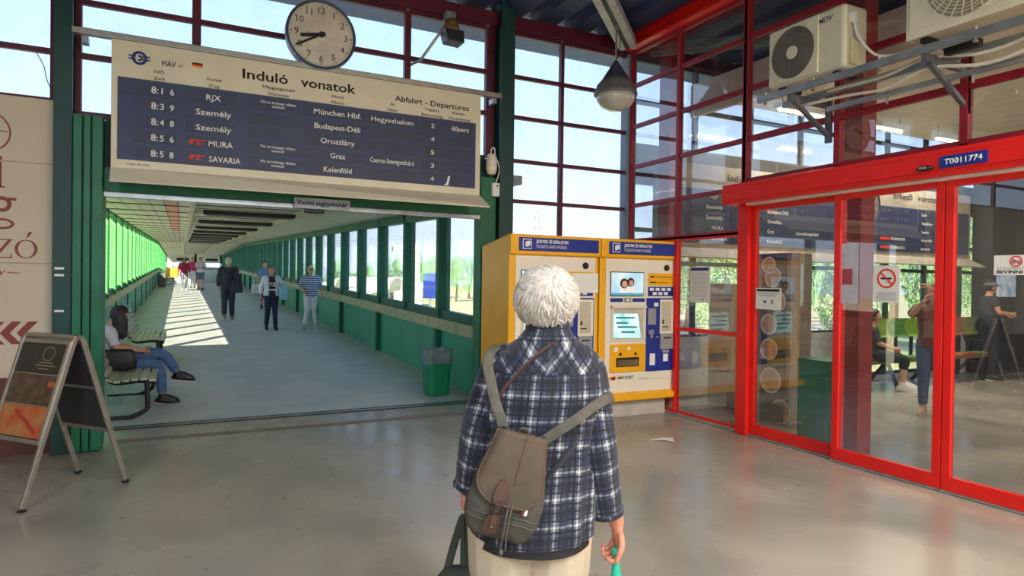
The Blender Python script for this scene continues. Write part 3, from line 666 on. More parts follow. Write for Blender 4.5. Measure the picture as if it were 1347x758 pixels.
# ================================================================ CLOCKS
def clock(x, y, z, R, label, hr, mn):
    t = thing('wall_clock', label, 'clock', (x, y, z))
    m = MB()
    prof = [(0, .10), (R*.7, .10), (R*.97, .07), (R, .0), (R, -.08), (R*.96, -.09), (R*.93, -.085), (R*.93, -.06), (0, -.06)]
    T = Matrix.Rotation(PI/2, 4, 'X') @ Matrix.Scale(1, 4)
    m2 = MB().loft([[(r_*math.cos(2*PI*j/40), yy, r_*math.sin(2*PI*j/40)) for j in range(40)] for r_, yy in prof if r_ > 0], True, True)
    m2.build('case', mat('dark_clock_case', (70, 82, 110), .4), t, smooth=False)
    MB().cyl((0, -.062, 0), (0, -.070, 0), R*.92, 40).build('dial', mat('dial_cream', (214, 204, 190), .5), t)
    yy = -.0715
    for k in range(60):
        a = 2*PI*k/60; L = .022 if k % 5 == 0 else .010
        r1 = R*.88; d = V((math.sin(a), 0, math.cos(a)))
        MB().bar(d*(r1-L*R/.36)+V((0, yy, 0)), d*r1+V((0, yy, 0)), .008*R/.36 if k % 5 == 0 else .004, .003, (0, 1, 0)).build('minute_mark', m_print, t)
    for h in range(1, 13):
        a = 2*PI*h/12; c = V((math.sin(a)*R*.70, yy, math.cos(a)*R*.70-R*.085))
        text(str(h), V((x, y, z))+c, RX, RU, R*.19, None, m_print, t, name='numeral', align='C', ex=.001)
    am = 2*PI*mn/60; ah = 2*PI*(hr+mn/60)/12
    dm = V((math.sin(am), 0, math.cos(am))); dh = V((math.sin(ah), 0, math.cos(ah)))
    MB().bar(-dm*R*.12+V((0, yy-.012, 0)), dm*R*.82+V((0, yy-.012, 0)), .022*R/.36, .004, (0, 1, 0)).build('minute_hand', m_print, t)
    MB().bar(-dh*R*.12+V((0, yy-.006, 0)), dh*R*.60+V((0, yy-.006, 0)), .036*R/.36, .004, (0, 1, 0)).build('hour_hand', m_print, t)
    MB().cyl((0, yy-.018, 0), (0, yy, 0), .03*R/.36, 16).build('hub', m_print, t)
    MB().box(-.28*R/.36, .28*R/.36, -.04, .06, -R*1.12, -R*.90).build('bracket', mat('dark_clock_case', (60, 70, 96), .5), t, bevel=.01)
    return t
clock(1.26, 6.93, 4.10, .35, 'large round station clock above the departures board showing 8:40', 8, 40)
clock(9.35, 6.55, 2.87, .32, 'round clock in the waiting hall seen through the first red door pane', 8, 40)
# ================================================================ FLOODLIGHT, SENSOR, BOXES, SIGN
t = thing('floodlight', 'old floodlight on a bent steel arm at the window bars right of the clock', 'floodlight', (2.36, 7.15, 4.05))
MB().tube([(2.31, 7.2, 4.06), (2.36, 6.98, 4.06), (2.64, 6.9, 4.50), (2.66, 6.9, 4.55)], .016, 8, 1).build('arm', m_alu, t, world=True, smooth=True)
MB().box(2.61, 2.73, 6.85, 6.95, 4.50, 4.62).build('bracket', m_steel, t, world=True, bevel=.01)
MB().lathe([(.03, .12), (.07, .10), (.085, .05), (.10, .0), (.095, -.06), (.07, -.10)], (2.68, 6.88, 4.43), 18).build('lamp_body', mat('worn_brass_housing', (150, 125, 85), .45, metal=.4, var=.4, scale=20), t, world=True, smooth=True)
MB().add([(2.57, 6.78, 4.40), (2.80, 6.78, 4.40), (2.80, 6.98, 4.42), (2.57, 6.98, 4.42), (2.60, 6.74, 4.26), (2.79, 6.74, 4.25), (2.79, 6.94, 4.25), (2.60, 6.94, 4.26)], [(0, 1, 2, 3), (7, 6, 5, 4), (0, 4, 5, 1), (1, 5, 6, 2), (2, 6, 7, 3), (3, 7, 4, 0)]).build('hood', mat('dark_hood', (58, 56, 66), .4), t, world=True, bevel=.01)
t = thing('alarm_sounder', 'white rounded alarm box on the green column right of the departures board', 'alarm box', (3.22, 7.06, 2.9))
MB().lathe([(.03, .13), (.055, .11), (.065, .03), (.065, -.06), (.05, -.11), (.02, -.12)], (3.27, 7.03, 2.99), 18).build('body', m_ivory, t, world=True, smooth=True)
MB().tube([(3.27, 7.04, 3.10), (3.27, 7.04, 3.17), (3.31, 7.04, 3.19), (3.33, 7.05, 3.1), (3.38, 7.04, 2.95), (3.345, 7.06, 2.78)], .007, 6, 4).build('cable', m_white, t, world=True)
t = thing('junction_box', 'small white junction box below the alarm box on the green jamb', 'junction box', (3.345, 7.08, 2.6))
MB().box(3.29, 3.40, 7.03, 7.10, 2.62, 2.78).build('box', m_white, t, world=True, bevel=.01); MB().cyl((3.35, 7.028, 2.745), (3.35, 7.032, 2.745), .012, 12).build('indicator', m_black, t, world=True)
t = thing('ticket_office_sign', 'small grey sign on the green lintel pointing to the railway ticket office', 'sign', (1.31, 7.02, 2.48))
MB().box(1.03, 1.60, 6.99, 7.03, 2.335, 2.445).build('panel', mat('pale_sign_panel', (170, 176, 178), .5), t, world=True, bevel=.003)
text('Vasúti jegypénztár', (1.315, 6.989, 2.375), RX, RU, .046, .52, m_bluep, t, align='C', bold=.02)
t = thing('door_sensor', 'small black motion sensor under the green lintel below the ticket office sign', 'sensor', (1.25, 7.0, 2.36))
MB().box(1.13, 1.33, 6.97, 7.04, 2.29, 2.33).build('body', m_black, t, world=True, bevel=.01); MB().box(1.17, 1.29, 6.962, 6.972, 2.297, 2.317).build('lens', mat('dark_lens', (10, 10, 14), .1), t, world=True)
# bolts on the left column
m = [MB().box(-1.0, -.93, 7.0, 7.02, z, z+.02).build('clip', m_white, None) for z in (1.28, 1.60, 1.66)]
for i, q in enumerate(m): tag(q, ('lowest of the three', 'middle one of the three', 'topmost of the three')[i]+' white strap clips on the left column beside the banner', 'clip', 'strap clips on the left column')
# ================================================================ BANNER
t = thing('cafe_banner', 'tall cream banner with red-brown serif letters and arrows left of the column', 'banner', (-2.6, 7.13, .7))
MB().box(-4.2, -1.03, 7.12, 7.135, .70, 3.18).build('sheet', mat('beige_banner', (208, 192, 168), .6, var=.04, scale=1), t, world=True)
for z in (1.71, 2.60): MB().box(-4.2, -1.03, 7.115, 7.121, z, z+.006).build('seam', mat('seam_shadow', (170, 150, 125), .7), t, world=True)
m_ban = mat('red_brown_print', (140, 62, 52), .6, var=.03)
ring(m := MB(), -1.52, 2.85, .17, .182, 7.116, 7.121, n=40).build('emblem_ring', m_ban, t, world=True)
text('~', (-1.43, 7.12, 2.83), RX, RU, .08, .07, m_ban, t)
def serif(sx, z, h, par, kind):
    y0, y1 = 7.114, 7.121; m = MB(); w = h*.14
    if kind == 'i':
        m.box(sx-w/2, sx+w/2, y0, y1, z, z+h).box(sx-w*1.3, sx+w*1.3, y0, y1, z, z+w*.35).box(sx-w*1.2, sx+w/2, y0, y1, z+h-w*.35, z+h); ring(m, sx, z+h+w*1.2, .002, w*.62, y0, y1, n=14)
    if kind == 'z':
        W_ = h*.8; m.box(sx, sx+W_, y0, y1, z, z+w*.35).box(sx, sx+W_, y0, y1, z+h-w*.35, z+h)
        m.add([(sx, y0, z+w*.3), (sx+w*1.2, y0, z+w*.3), (sx+W_, y0, z+h-w*.3), (sx+W_-w*1.2, y0, z+h-w*.3)], [(0, 1, 2, 3)]).box(sx+W_-w*.3, sx+W_, y0, y1, z, z+h*.22).box(sx, sx+w*.3, y0, y1, z+h*.78, z+h)
    if kind == 'o':
        r = h*.5; rg = []
        for k in range(33):
            a = 2*PI*k/32; c, s = math.cos(a), math.sin(a); rg.append([(sx+c*(r-w*1.0), y0, z+r+s*(r-w*.25)), (sx+c*r, y0, z+r+s*r), (sx+c*r, y1, z+r+s*r), (sx+c*(r-w*1.0), y1, z+r+s*(r-w*.25))])
        m.loft(rg, cap=False); m.add([(sx, y0, z+h*1.12), (sx+w*.5, y0, z+h*1.12), (sx+w*2, y0, z+h*1.42), (sx+w*.8, y0, z+h*1.42)], [(0, 1, 2, 3)])
    if kind == 'g':
        ring(m, sx, z+h*.66, h*.17, h*.31, y0, y1, n=24); rg = []
        for k in range(33):
            a = 2*PI*k/32; c, s = math.cos(a), math.sin(a); rg.append([(sx+c*h*.30, y0, z-h*.12+s*h*.13), (sx+c*h*.40, y0, z-h*.12+s*h*.22), (sx+c*h*.40, y1, z-h*.12+s*h*.22), (sx+c*h*.30, y1, z-h*.12+s*h*.13)])
        m.loft(rg, cap=False); m.box(sx-h*.33, sx-h*.2, y0, y1, z+h*.02, z+h*.4).box(sx+h*.2, sx+h*.46, y0, y1, z+h*.82, z+h*.93)
    m.build('serif_letter', m_ban, par, world=True)
serif(-1.42, 2.37, .22, t, 'i'); serif(-1.40, 2.08, .22, t, 'g'); serif(-1.46, 1.755, .165, t, 'z'); serif(-1.225, 1.755, .165, t, 'o')
text('y', (-1.44, 7.12, 1.60), RX, RU, .07, .07, m_ban, t, shear=.4); text('~', (-1.36, 7.12, 1.60), RX, RU, .07, .09, m_ban, t)
for x in (-1.53, -1.41, -1.29):
    MB().prism([(x, 1.095), (x+.085, 1.195), (x+.155, 1.195), (x+.07, 1.095), (x+.155, .995), (x+.085, .995)], 7.114, 7.121).build('chevron', m_ban, t, world=True)
# ================================================================ TICKET MACHINES
m_scr = mat('lit_screen_teal', (120, 190, 195), .2, emit=.55, rgb2=(205, 235, 225), scale=5)
m_mcream = mat('machine_cream', (238, 228, 206), .4, var=.02)
m_dark = mat('dark_slot', (40, 38, 36), .5)
m_grey = mat('grey_plastic', (150, 150, 152), .4, var=.05)
def machine(x0, label, first):
    y0 = 6.30; x1 = x0+1.16
    t = thing('ticket_machine', label, 'ticket machine', (x0+.58, 6.68, 0), group='ticket machines')
    def b(nm, m, *a, bev=0, par=t, **k): return MB().box(x0+a[0], x0+a[1], a[2], a[3], a[4], a[5]).build(nm, m, par, world=True, bevel=bev, **k)
    b('base', mat('base_grey', (188, 182, 168), .5), .10, 1.06, 6.38, 6.98, 0, .2, bev=.008)
    # cabinet shell: U-shaped side profile with angled roof
    MB().add([(x0, 6.30, .2), (x0, 7.02, .2), (x0, 7.02, 2.02), (x0, 6.30, 2.13), (x1, 6.30, .2), (x1, 7.02, .2), (x1, 7.02, 2.02), (x1, 6.30, 2.13)],
             [(0, 1, 2, 3), (7, 6, 5, 4), (0, 3, 7, 4), (1, 5, 6, 2), (3, 2, 6, 7), (0, 4, 5, 1)]).build('cabinet', m_yellow, t, world=True, bevel=.012)
    b('header', m_yellow, -.005, 1.165, 6.255, 6.31, 1.905, 2.125, bev=.012)
    hp = b('header_panel', m_blue, .09, 1.125, 6.245, 6.257, 1.945, 2.092, bev=.006)
    b('icon_frame', m_wprint, .135, .245, 6.2425, 6.2455, 1.965, 2.075, bev=.004, par=hp); b('icon_field', m_blue, .143, .237, 6.2405, 6.2432, 1.973, 2.067, par=hp)
    for k in (0, 1): b('icon_ticket', m_wprint, .165+k*.022, .205+k*.022, 6.237-k*.001, 6.241, 1.99+k*.012, 2.045+k*.008, par=hp)
    text('JEGYEK ÉS BÉRLETEK', (x0+.30, 6.244, 2.035), RX, RU, .034, .42, m_wprint, hp, bold=.03); text('TICKETS AND PASSES', (x0+.30, 6.244, 1.98), RX, RU, .033, .39, m_wprint, hp)
    b('front_panel', m_mcream, .075, 1.11, 6.285, 6.301, .31, 1.895, bev=.006)
    MB().add([(x0-.01, 6.30, .32), (x0-.01, 6.22, .29), (x0-.01, 6.22, .225), (x0-.01, 6.33, .19), (x1+.01, 6.30, .32), (x1+.01, 6.22, .29), (x1+.01, 6.22, .225), (x1+.01, 6.33, .19)],
             [(0, 1, 2, 3), (7, 6, 5, 4), (0, 4, 5, 1), (1, 5, 6, 2), (2, 6, 7, 3), (3, 7, 4, 0)]).build('lower_lip', m_yellow, t, world=True, bevel=.008)
    MB().ell((x0+.965, 6.275, 1.80), (.038, .03, .038), 16, 9).build('camera_dome', m_black, t, world=True, smooth=True)
    # upper picture screen
    sc = b('upper_screen', m_black, .135, .625, 6.278, 6.288, 1.452, 1.742, bev=.004)
    b('picture', mat('lit_picture_blue', (150, 195, 215), .2, emit=.45, rgb2=(215, 225, 228), scale=3), .145, .615, 6.2755, 6.279, 1.462, 1.732, par=sc)
    b('picture_band', mat('lit_band', (70, 150, 175), .3, emit=.4), .145, .615, 6.2745, 6.2756, 1.462, 1.49, par=sc)
    m_skin = mat('printed_skin', (205, 155, 130), .4, emit=.2); m_ph = mat('printed_hair', (62, 40, 34), .5, emit=.08)
    for cx_, cz_, r_ in ((.33, 1.605, .048), (.425, 1.62, .042)):
        MB().cyl((x0+cx_, 6.2752, cz_), (x0+cx_, 6.2735, cz_), r_*1.25, 16).build('pictured_hair', m_ph, sc, world=True); MB().cyl((x0+cx_+.006, 6.2742, cz_-.01), (x0+cx_+.006, 6.2728, cz_-.01), r_*.82, 16).build('pictured_face', m_skin, sc, world=True)
    MB().box(x0+.27, x0+.49, 6.2745, 6.2762, 1.49, 1.56).build('pictured_clothes', mat('printed_white', (225, 225, 225), .4, emit=.3), sc, world=True)
    b('label_strip', m_blue, .14, .32, 6.282, 6.287, 1.385, 1.43); b('label_strip', m_blue, .46, .645, 6.282, 6.287, 1.385, 1.43)
    b('speaker', m_grey, .335, .44, 6.28, 6.287, 1.38, 1.435, bev=.003); MB().cyl((x0+.39, 6.281, 1.408), (x0+.39, 6.277, 1.408), .018, 12).build('key', m_white, t, world=True)
    # screen bay
    bay_ = b('screen_bay', m_ivory, .15, .655, 6.27, 6.286, .915, .945)
    b('bay_side', m_ivory, .15, .18, 6.27, 6.286, .945, 1.34, par=bay_); b('bay_side', m_ivory, .615, .655, 6.27, 6.286, .945, 1.34, par=bay_); b('bay_top', m_ivory, .15, .655, 6.255, 6.286, 1.31, 1.345, par=bay_)
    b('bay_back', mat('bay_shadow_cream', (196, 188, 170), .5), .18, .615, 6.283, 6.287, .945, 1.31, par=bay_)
    ts = MB().add([(x0+.19, 6.262, .965), (x0+.58, 6.262, .955), (x0+.54, 6.280, 1.245), (x0+.185, 6.280, 1.25), (x0+.19, 6.284, .965), (x0+.58, 6.284, .955), (x0+.54, 6.285, 1.245), (x0+.185, 6.285, 1.25)],
                  [(0, 1, 2, 3), (7, 6, 5, 4), (0, 4, 5, 1), (1, 5, 6, 2), (2, 6, 7, 3), (3, 7, 4, 0)]).build('touch_screen', m_scr, t, world=True)
    for z_, a_, c_ in ((1.19, .03, .30), (1.13, .03, .2), (1.08, .05, .33), (1.02, .1, .3)): MB().add([(x0+.19+a_, 6.2605+(z_-.96)*.06, z_), (x0+.19+c_, 6.2605+(z_-.96)*.06, z_-.004), (x0+.19+c_, 6.2605+(z_+.022-.96)*.06, z_+.016), (x0+.19+a_, 6.2605+(z_+.022-.96)*.06, z_+.022)], [(0, 1, 2, 3)]).build('screen_button', mat('screen_button', (30, 120, 130), .3, emit=.3), ts, world=True)
    # yellow ticket tray
    yb = b('ticket_tray', m_yellow, .14, .65, 6.262, 6.287, .555, .885, bev=.008); b('tray_opening', m_dark, .22, .55, 6.258, 6.2635, .62, .73, par=yb); b('tray_glass', mat('tray_plate', (110, 92, 72), .25), .235, .535, 6.2565, 6.259, .63, .70, par=yb)
    for cx_ in (.28, .50): MB().prism([(x0+cx_-.022, .768), (x0+cx_, .745), (x0+cx_+.022, .768), (x0+cx_, .795)], 6.2595, 6.2625).build('arrow', m_print, yb, world=True)
    b('tray_label', m_wprint, .19, .24, 6.2595, 6.2625, .80, .855, par=yb); MB().cyl((x0+.40, 6.2625, .835), (x0+.40, 6.2595, .835), .025, 14).build('tray_badge', m_mcream, yb, world=True)
    # right column
    st = b('yellow_sticker', m_yellow, .69, 1.075, 6.281, 6.287, 1.585, 1.73); b('sticker_rule', m_dark, .72, .78, 6.2795, 6.2815, 1.68, 1.70, par=st); b('sticker_rule', m_dark, .80, 1.05, 6.2795, 6.2815, 1.685, 1.692, par=st); b('sticker_rule', m_dark, .72, .80, 6.2795, 6.2815, 1.615, 1.63, par=st); b('sticker_rule', m_dark, .82, 1.0, 6.2795, 6.2815, 1.62, 1.626, par=st)
    pp = b('payment_panel', m_blue, .69, 1.075, 6.281, 6.287, 1.455, 1.57)
    for k in range(4): b('card_mark', m_wprint, .715+k*.088, .775+k*.088, 6.279, 6.2815, 1.52, 1.555, par=pp)
    for k in range(3): b('card_mark', m_wprint, .76+k*.085, .82+k*.085, 6.279, 6.2815, 1.47, 1.505, par=pp)
    bp = b('blue_panel', m_blue, .667, 1.089, 6.272, 6.287, .547, 1.432, bev=.004)
    rc = b('recess_frame', m_mcream, .865, 1.07, 6.262, 6.274, 1.0, 1.415, par=t); b('recess', mat('recess_cream', (190, 182, 160), .5), .885, 1.035, 6.259, 6.2635, 1.03, 1.39, par=rc); b('recess_mark', m_dark, .90, .98, 6.2575, 6.2595, 1.075, 1.09, par=rc); b('recess_mark', m_dark, .895, .92, 6.2575, 6.2595, 1.12, 1.17, par=rc)
    rd = b('card_reader', m_grey, .86, 1.05, 6.235, 6.274, .812, 1.0, bev=.008); b('reader_slot', m_dark, .90, 1.01, 6.232, 6.2365, .94, .958, par=rd)
    b('note_slot', m_grey, .68, .80, 6.255, 6.274, 1.11, 1.31, bev=.006); b('coin_plate', m_steel, .70, .775, 6.262, 6.274, .99, 1.05, bev=.004); MB().cyl((x0+.735, 6.264, .97), (x0+.735, 6.258, .97), .022, 12).build('coin_slot', m_alu, t, world=True)
    b('notice', m_wprint, .72, .80, 6.269, 6.2735, .62, .76); b('notice', m_wprint, .925, 1.0, 6.269, 6.2735, .66, .75); b('cup', m_grey, .91, 1.01, 6.26, 6.274, .765, .80, bev=.004); b('small_plate', m_wprint, .775, .84, 6.269, 6.2735, 1.33, 1.375)
    MB().cyl((x0+.83, 6.273, .96), (x0+.83, 6.268, .96), .01, 10).build('button', m_white, t, world=True)
    lk = b('door_lock', m_steel, 1.115, 1.15, 6.275, 6.30, 1.51, 1.63, bev=.008); MB().cyl((x0+1.132, 6.276, 1.57), (x0+1.132, 6.27, 1.57), .01, 10).build('keyhole', m_dark, lk, world=True)
    # railway company mark
    m_or = mat('orange_print', (225, 120, 40), .5)
    MB().prism([(x0+.125, .487), (x0+.175, .515), (x0+.175, .50), (x0+.215, .50), (x0+.215, .474), (x0+.175, .474), (x0+.175, .459)], 6.2815, 6.2865).prism([(x0+.255, .487), (x0+.205, .52), (x0+.205, .505), (x0+.175, .505), (x0+.175, .470), (x0+.205, .470), (x0+.205, .455)], 6.2815, 6.2865).build('company_arrow', m_or, t, world=True)
    text('MÁV-START', (x0+.27, 6.284, .472), RX, RU, .036, .22, m_print, t, bold=.03)
    b('fine_print', m_grey, .56, .70, 6.2835, 6.286, .468, .474); b('fine_print', m_grey, .56, 1.03, 6.2835, 6.286, .453, .457)
    return t
m1 = machine(3.155, 'left yellow ticket machine with a blank white paper taped on, behind the woman', True)
q = MB().box(3.93, 4.285, 6.262, 6.266, 1.49, 1.715).build('blank_sheet', m_white, None); tag(q, 'blank white sheet of paper taped on the left ticket machine', 'paper sheet')
m2 = machine(4.335, 'right yellow ticket machine with its whole front in view beside the glass wall', False)
# ================================================================ NOTICES ON THE GLASS (plane X=5.43, read facing -X)
XG = 5.42
def gl(nm, label, y0, y1, z0, z1, m, cat='notice', x=XG):
    t = thing(nm, label, cat, (x, (y0+y1)/2, z0)); MB().box(x-.004, x, y1, y0, z0, z1).build('sheet', m, t, world=True); return t
def gb(t, nm, y0, y1, z0, z1, m, x=XG): return MB().box(x-.0065, x-.0035, y1, y0, z0, z1).build(nm, m, t, world=True)
m_paper = mat('white_paper', (226, 222, 214), .7, var=.02)
t = gl('glass_notice', 'white notice with dark blue header on the glass beside the right ticket machine', 5.99, 5.66, 1.39, 1.81, m_paper)
gb(t, 'header_band', 5.975, 5.685, 1.765, 1.80, m_bluep)
for k in range(14): gb(t, 'text_line', 5.96, 5.70, 1.735-k*.021, 1.738-k*.021, m_grey)
gb(t, 'stamp', 5.79, 5.76, 1.42, 1.435, m_bluep)
t = gl('glass_notice', 'small white notice with a black left arrow on the first red door', 4.97, 4.645, 1.355, 1.575, m_paper, x=5.40)
gb(t, 'header_band', 4.955, 4.665, 1.54, 1.565, m_print, x=5.40); gb(t, 'text_line', 4.95, 4.67, 1.515, 1.523, m_grey, x=5.40); gb(t, 'text_line', 4.92, 4.70, 1.495, 1.502, m_grey, x=5.40)
MB().box(5.3935, 5.3965, 4.82, 4.865, 1.43, 1.437).add([(5.394, 4.87, 1.4335), (5.394, 4.84, 1.455), (5.394, 4.84, 1.412)], [(0, 1, 2)]).build('arrow', m_print, t, world=True)
def vring(m, cy, cz_, r0, r1, x, a0=0, a1=360, n=32):
    rg = []
    for k in range(n+1):
        a = math.radians(a0+(a1-a0)*k/n); c, s = math.cos(a), math.sin(a)
        rg.append([(x, cy+c*r0, cz_+s*r0), (x, cy+c*r1, cz_+s*r1), (x-.002, cy+c*r1, cz_+s*r1), (x-.002, cy+c*r0, cz_+s*r0)])
    return m.loft(rg, cap=(a1-a0 < 360))
vring(MB(), 4.76, 1.435, .012, .02, 5.396, 40, 320).build('phone_symbol', m_print, t, world=True)
xd = XW-.07-.006
t = gl('no_smoking_sign', 'white no smoking sign on the middle sliding door', 3.63, 3.40, 1.47, 1.785, m_paper, 'sign', x=xd)
vring(MB(), 3.515, 1.675, .068, .083, xd-.0045).build('prohibition_ring', m_redp, t, world=True)
MB().bar((xd-.008, 3.515+.052, 1.675+.052), (xd-.008, 3.515-.052, 1.675-.052), .013, .002, (1, 0, 0)).build('prohibition_bar', m_redp, t, world=True)
MB().box(xd-.007, xd-.005, 3.47, 3.565, 1.668, 1.682).build('cigarette', m_print, t, world=True)
for k in range(5): gb(t, 'text_line', 3.60-.01*(k == 0), 3.43, 1.555-k*.016, 1.559-k*.016, m_grey, x=xd)
t = gl('bicycle_ban_sign', 'white bicycle prohibition sign on the right sliding door at the picture edge', 2.695, 2.36, 1.70, 1.845, m_paper, 'sign', x=xd)
vring(MB(), 2.55, 1.80, .032, .04, xd-.0045).build('prohibition_ring', m_redp, t, world=True)
vring(vring(MB(), 2.567, 1.795, .007, .011, xd-.0045, n=12), 2.533, 1.795, .007, .011, xd-.0045, n=12).build('bicycle_symbol', m_print, t, world=True)
MB().bar((xd-.0075, 2.575, 1.825), (xd-.0075, 2.525, 1.775), .006, .002, (1, 0, 0)).build('prohibition_bar', m_redp, t, world=True)
text('AZ ÁLLOMÁS TERÜLETÉRE', (xd-.004, 2.675, 1.743), LX, RU, .013, .30, m_print, t); text('BEVINNI TILOS', (xd-.004, 2.675, 1.712), LX, RU, .024, .30, m_print, t, bold=.03)
t = gl('faded_poster', 'faded pale poster on the glass in front of the inner red column', 3.99-.02, 3.78, 1.45, 1.99, mat('pale_poster', (186, 182, 190), .5), x=xd)
gb(t, 'poster_patch', 3.93, 3.83, 1.62, 1.76, mat('poster_red', (170, 70, 80), .5), x=xd)
# header plate and door sensor
t = thing('number_plate', 'blue plate reading T0011774 on the red door header', 'sign', (5.18, 2.83, 2.5)); MB().box(5.176, 5.184, 2.66, 3.00, 2.515, 2.605).build('plate', m_blue, t, world=True, bevel=.003)
text('T0011774', (5.175, 2.83, 2.54), LX, RU, .042, .27, m_wprint, t, align='C', bold=.03)
t = thing('door_sensor', 'small black motion sensor on the red door header left of the number plate', 'sensor', (5.17, 3.1, 2.5)); MB().ell((5.165, 3.10, 2.53), (.035, .065, .022), 16, 8).build('body', m_black, t, world=True, smooth=True); MB().box(5.125, 5.135, 3.075, 3.125, 2.522, 2.538).build('lens', m_grey, t, world=True)
# ================================================================ BELL LAMP
t = thing('pendant_lamp', 'dusty bell-shaped pendant lamp hanging in the corner above the ticket machines', 'pendant lamp', (4.62, 6.45, 3.7))
c = V((4.64, 6.47, 3.88)); gm = mat('dusty_lamp_shade', (112, 108, 112), .5, var=.15)
MB().lathe([(.015, .40), (.03, .38), (.17, .16), (.185, .12)], c, 28).build('cap', mat('dark_lamp_cap', (62, 66, 88), .5), t, world=True, smooth=False)
MB().lathe([(.17, .16), (.225, .10), (.245, .02), (.262, .0), (.262, -.015), (.24, -.02)], c, 32).build('shade', gm, t, world=True, smooth=True)
MB().lathe([(.235, -.015), (.225, -.08), (.175, -.15), (.09, -.195), (.01, -.205)], c, 32).build('bowl', mat('glass_bowl', (196, 192, 184), .15, var=.1, spec=.8), t, world=True, smooth=True)
MB().lathe([(.12, -.09), (.15, -.06), (.16, -.02), (.05, -.02)], c, 24).build('reflector', m_alu, t, world=True, smooth=True)
MB().cyl(c+V((0, 0, .39)), V((c.x, c.y, 4.88)), .012, 8).build('rod', m_steel, t, world=True)
MB().tube([(4.66, 6.47, 4.85), (4.72, 6.5, 4.6), (4.68, 6.47, 4.35), (4.63, 6.45, 4.3)], .006, 6, 4).build('cable', m_black, t, world=True)
# ================================================================ AIR CONDITIONERS + RACK
m_ac = mat('air_conditioner_ivory', (216, 208, 184), .45, var=.04)
def ac(y_far, y_near, x0, z0, h, dep, label, style, cut=None):
    t = thing('air_conditioner', label, 'air conditioner', (x0+dep/2, (y_far+y_near)/2, z0))
    bd_ = MB().box(x0, x0+dep, y_near, y_far, z0, z0+h).build('body', m_ac, t, world=True, bevel=.03 if style == 'ring' else .01)
    W_ = y_far-y_near; cy = y_far-h*.5 if style == 'ring' else y_far-.43; cz_ = z0+h*.5; R = h*.42
    if style == 'ring':
        MB().box(x0-.012, x0+.005, y_far-h*.99, y_far-.01, z0+.02, z0+h-.02).build('fan_plate', m_ac, t, world=True, bevel=.008)
        m = MB(); n = 36
        f = MB().loft([[(x0-.013, cy+math.cos(2*PI*k/n)*R, cz_+math.sin(2*PI*k/n)*R) for k in range(n)], [(x0-.016, cy+math.cos(2*PI*k/n)*R, cz_+math.sin(2*PI*k/n)*R) for k in range(n)]]).build('fan_opening', mat('grille_dark', (84, 80, 74), .6), t, world=True)
        for k in range(9): vring(MB(), cy, cz_, R*(.24+.085*k), R*(.24+.085*k)+.007, x0-.018, n=36).build('grille_ring', mat('grille_grey', (128, 122, 112), .5), t, world=True)
        MB().loft([[(x0-.018, cy+math.cos(2*PI*k/20)*.06, cz_+math.sin(2*PI*k/20)*.06) for k in range(20)], [(x0-.028, cy+math.cos(2*PI*k/20)*.055, cz_+math.sin(2*PI*k/20)*.055) for k in range(20)]]).build('grille_hub', m_ac, t, world=True)
        text('MDV', (x0-.001, y_near+.255, z0+h*.80), LX, RU, .045, .15, m_bluep, t, shear=.35, bold=.01)
        sp = MB().box(x0+.06, x0+.16, y_near-.03, y_near+.002, z0+.03, z0+.24).build('service_cover', mat('pale_yellow_cover', (214, 206, 160), .5), t, world=True, bevel=.01)
        MB().box(x0+.05, x0+.11, y_near-.04, y_near+.002, z0+h*.70, z0+h*.86).build('pipe_cover', m_white, t, world=True, bevel=.01)
        MB().tube([(x0+.08, y_near-.03, z0+h*.70), (x0+.1, y_near-.06, z0+h*.45), (x0+.16, y_near-.16, z0+.08), (x0+.22, y_near-.3, z0+.04)], .012, 8, 4).build('hose', m_white, t, world=True, smooth=True)
    else:
        MB().box(x0-.01, x0+.002, y_near+.02, y_far-.03, z0+.06, z0+h-.03).build('front_panel', m_ac, t, world=True, bevel=.006)
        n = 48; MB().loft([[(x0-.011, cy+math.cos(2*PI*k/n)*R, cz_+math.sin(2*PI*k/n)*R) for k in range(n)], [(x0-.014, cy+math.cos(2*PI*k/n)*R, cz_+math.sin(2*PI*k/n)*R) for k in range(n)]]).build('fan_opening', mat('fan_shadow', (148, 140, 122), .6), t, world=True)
        for k in range(9): vring(MB(), cy, cz_, R*(.2+.088*k), R*(.2+.088*k)+.005, x0-.02, n=40).build('grille_ring', m_ac, t, world=True)
        for k in range(24):
            a = 2*PI*k/24; d0 = V((0, math.cos(a), math.sin(a))); d1 = V((0, math.cos(a+.35), math.sin(a+.35)))
            MB().bar(V((x0-.019, cy, cz_))+d0*R*.2, V((x0-.019, cy, cz_))+d1*R, .006, .004, (1, 0, 0)).build('grille_spoke', m_ac, t, world=True)
    for yy in (y_far-.12, y_near+.10): MB().box(x0+.03, x0+dep-.03, yy-.03, yy+.03, z0-.04, z0).build('rubber_foot', m_black, t, world=True, bevel=.005)
    return t
ac(4.40, 3.62, 4.90, 3.43, .54, .30, 'ivory air conditioner with grey round grille and blue lettering on the rack', 'ring')
ac(3.08, 2.15, 4.86, 3.455, .64, .36, 'larger ivory air conditioner cut off by the top right picture corner', 'spoke')
t = thing('equipment_rack', 'galvanised steel rack on the red wall carrying the air conditioners', 'rack', (5.1, 3, 3.2))
MB().box(4.86, 4.90, .5, 4.50, 3.33, 3.385).build('front_rail', m_steel, t, world=True); MB().box(5.20, 5.24, .5, 4.50, 3.33, 3.385).build('rear_rail', m_steel, t, world=True)
MB().box(5.12, 5.16, .5, 3.95, 3.16, 3.20).build('lower_rail', m_steel, t, world=True)
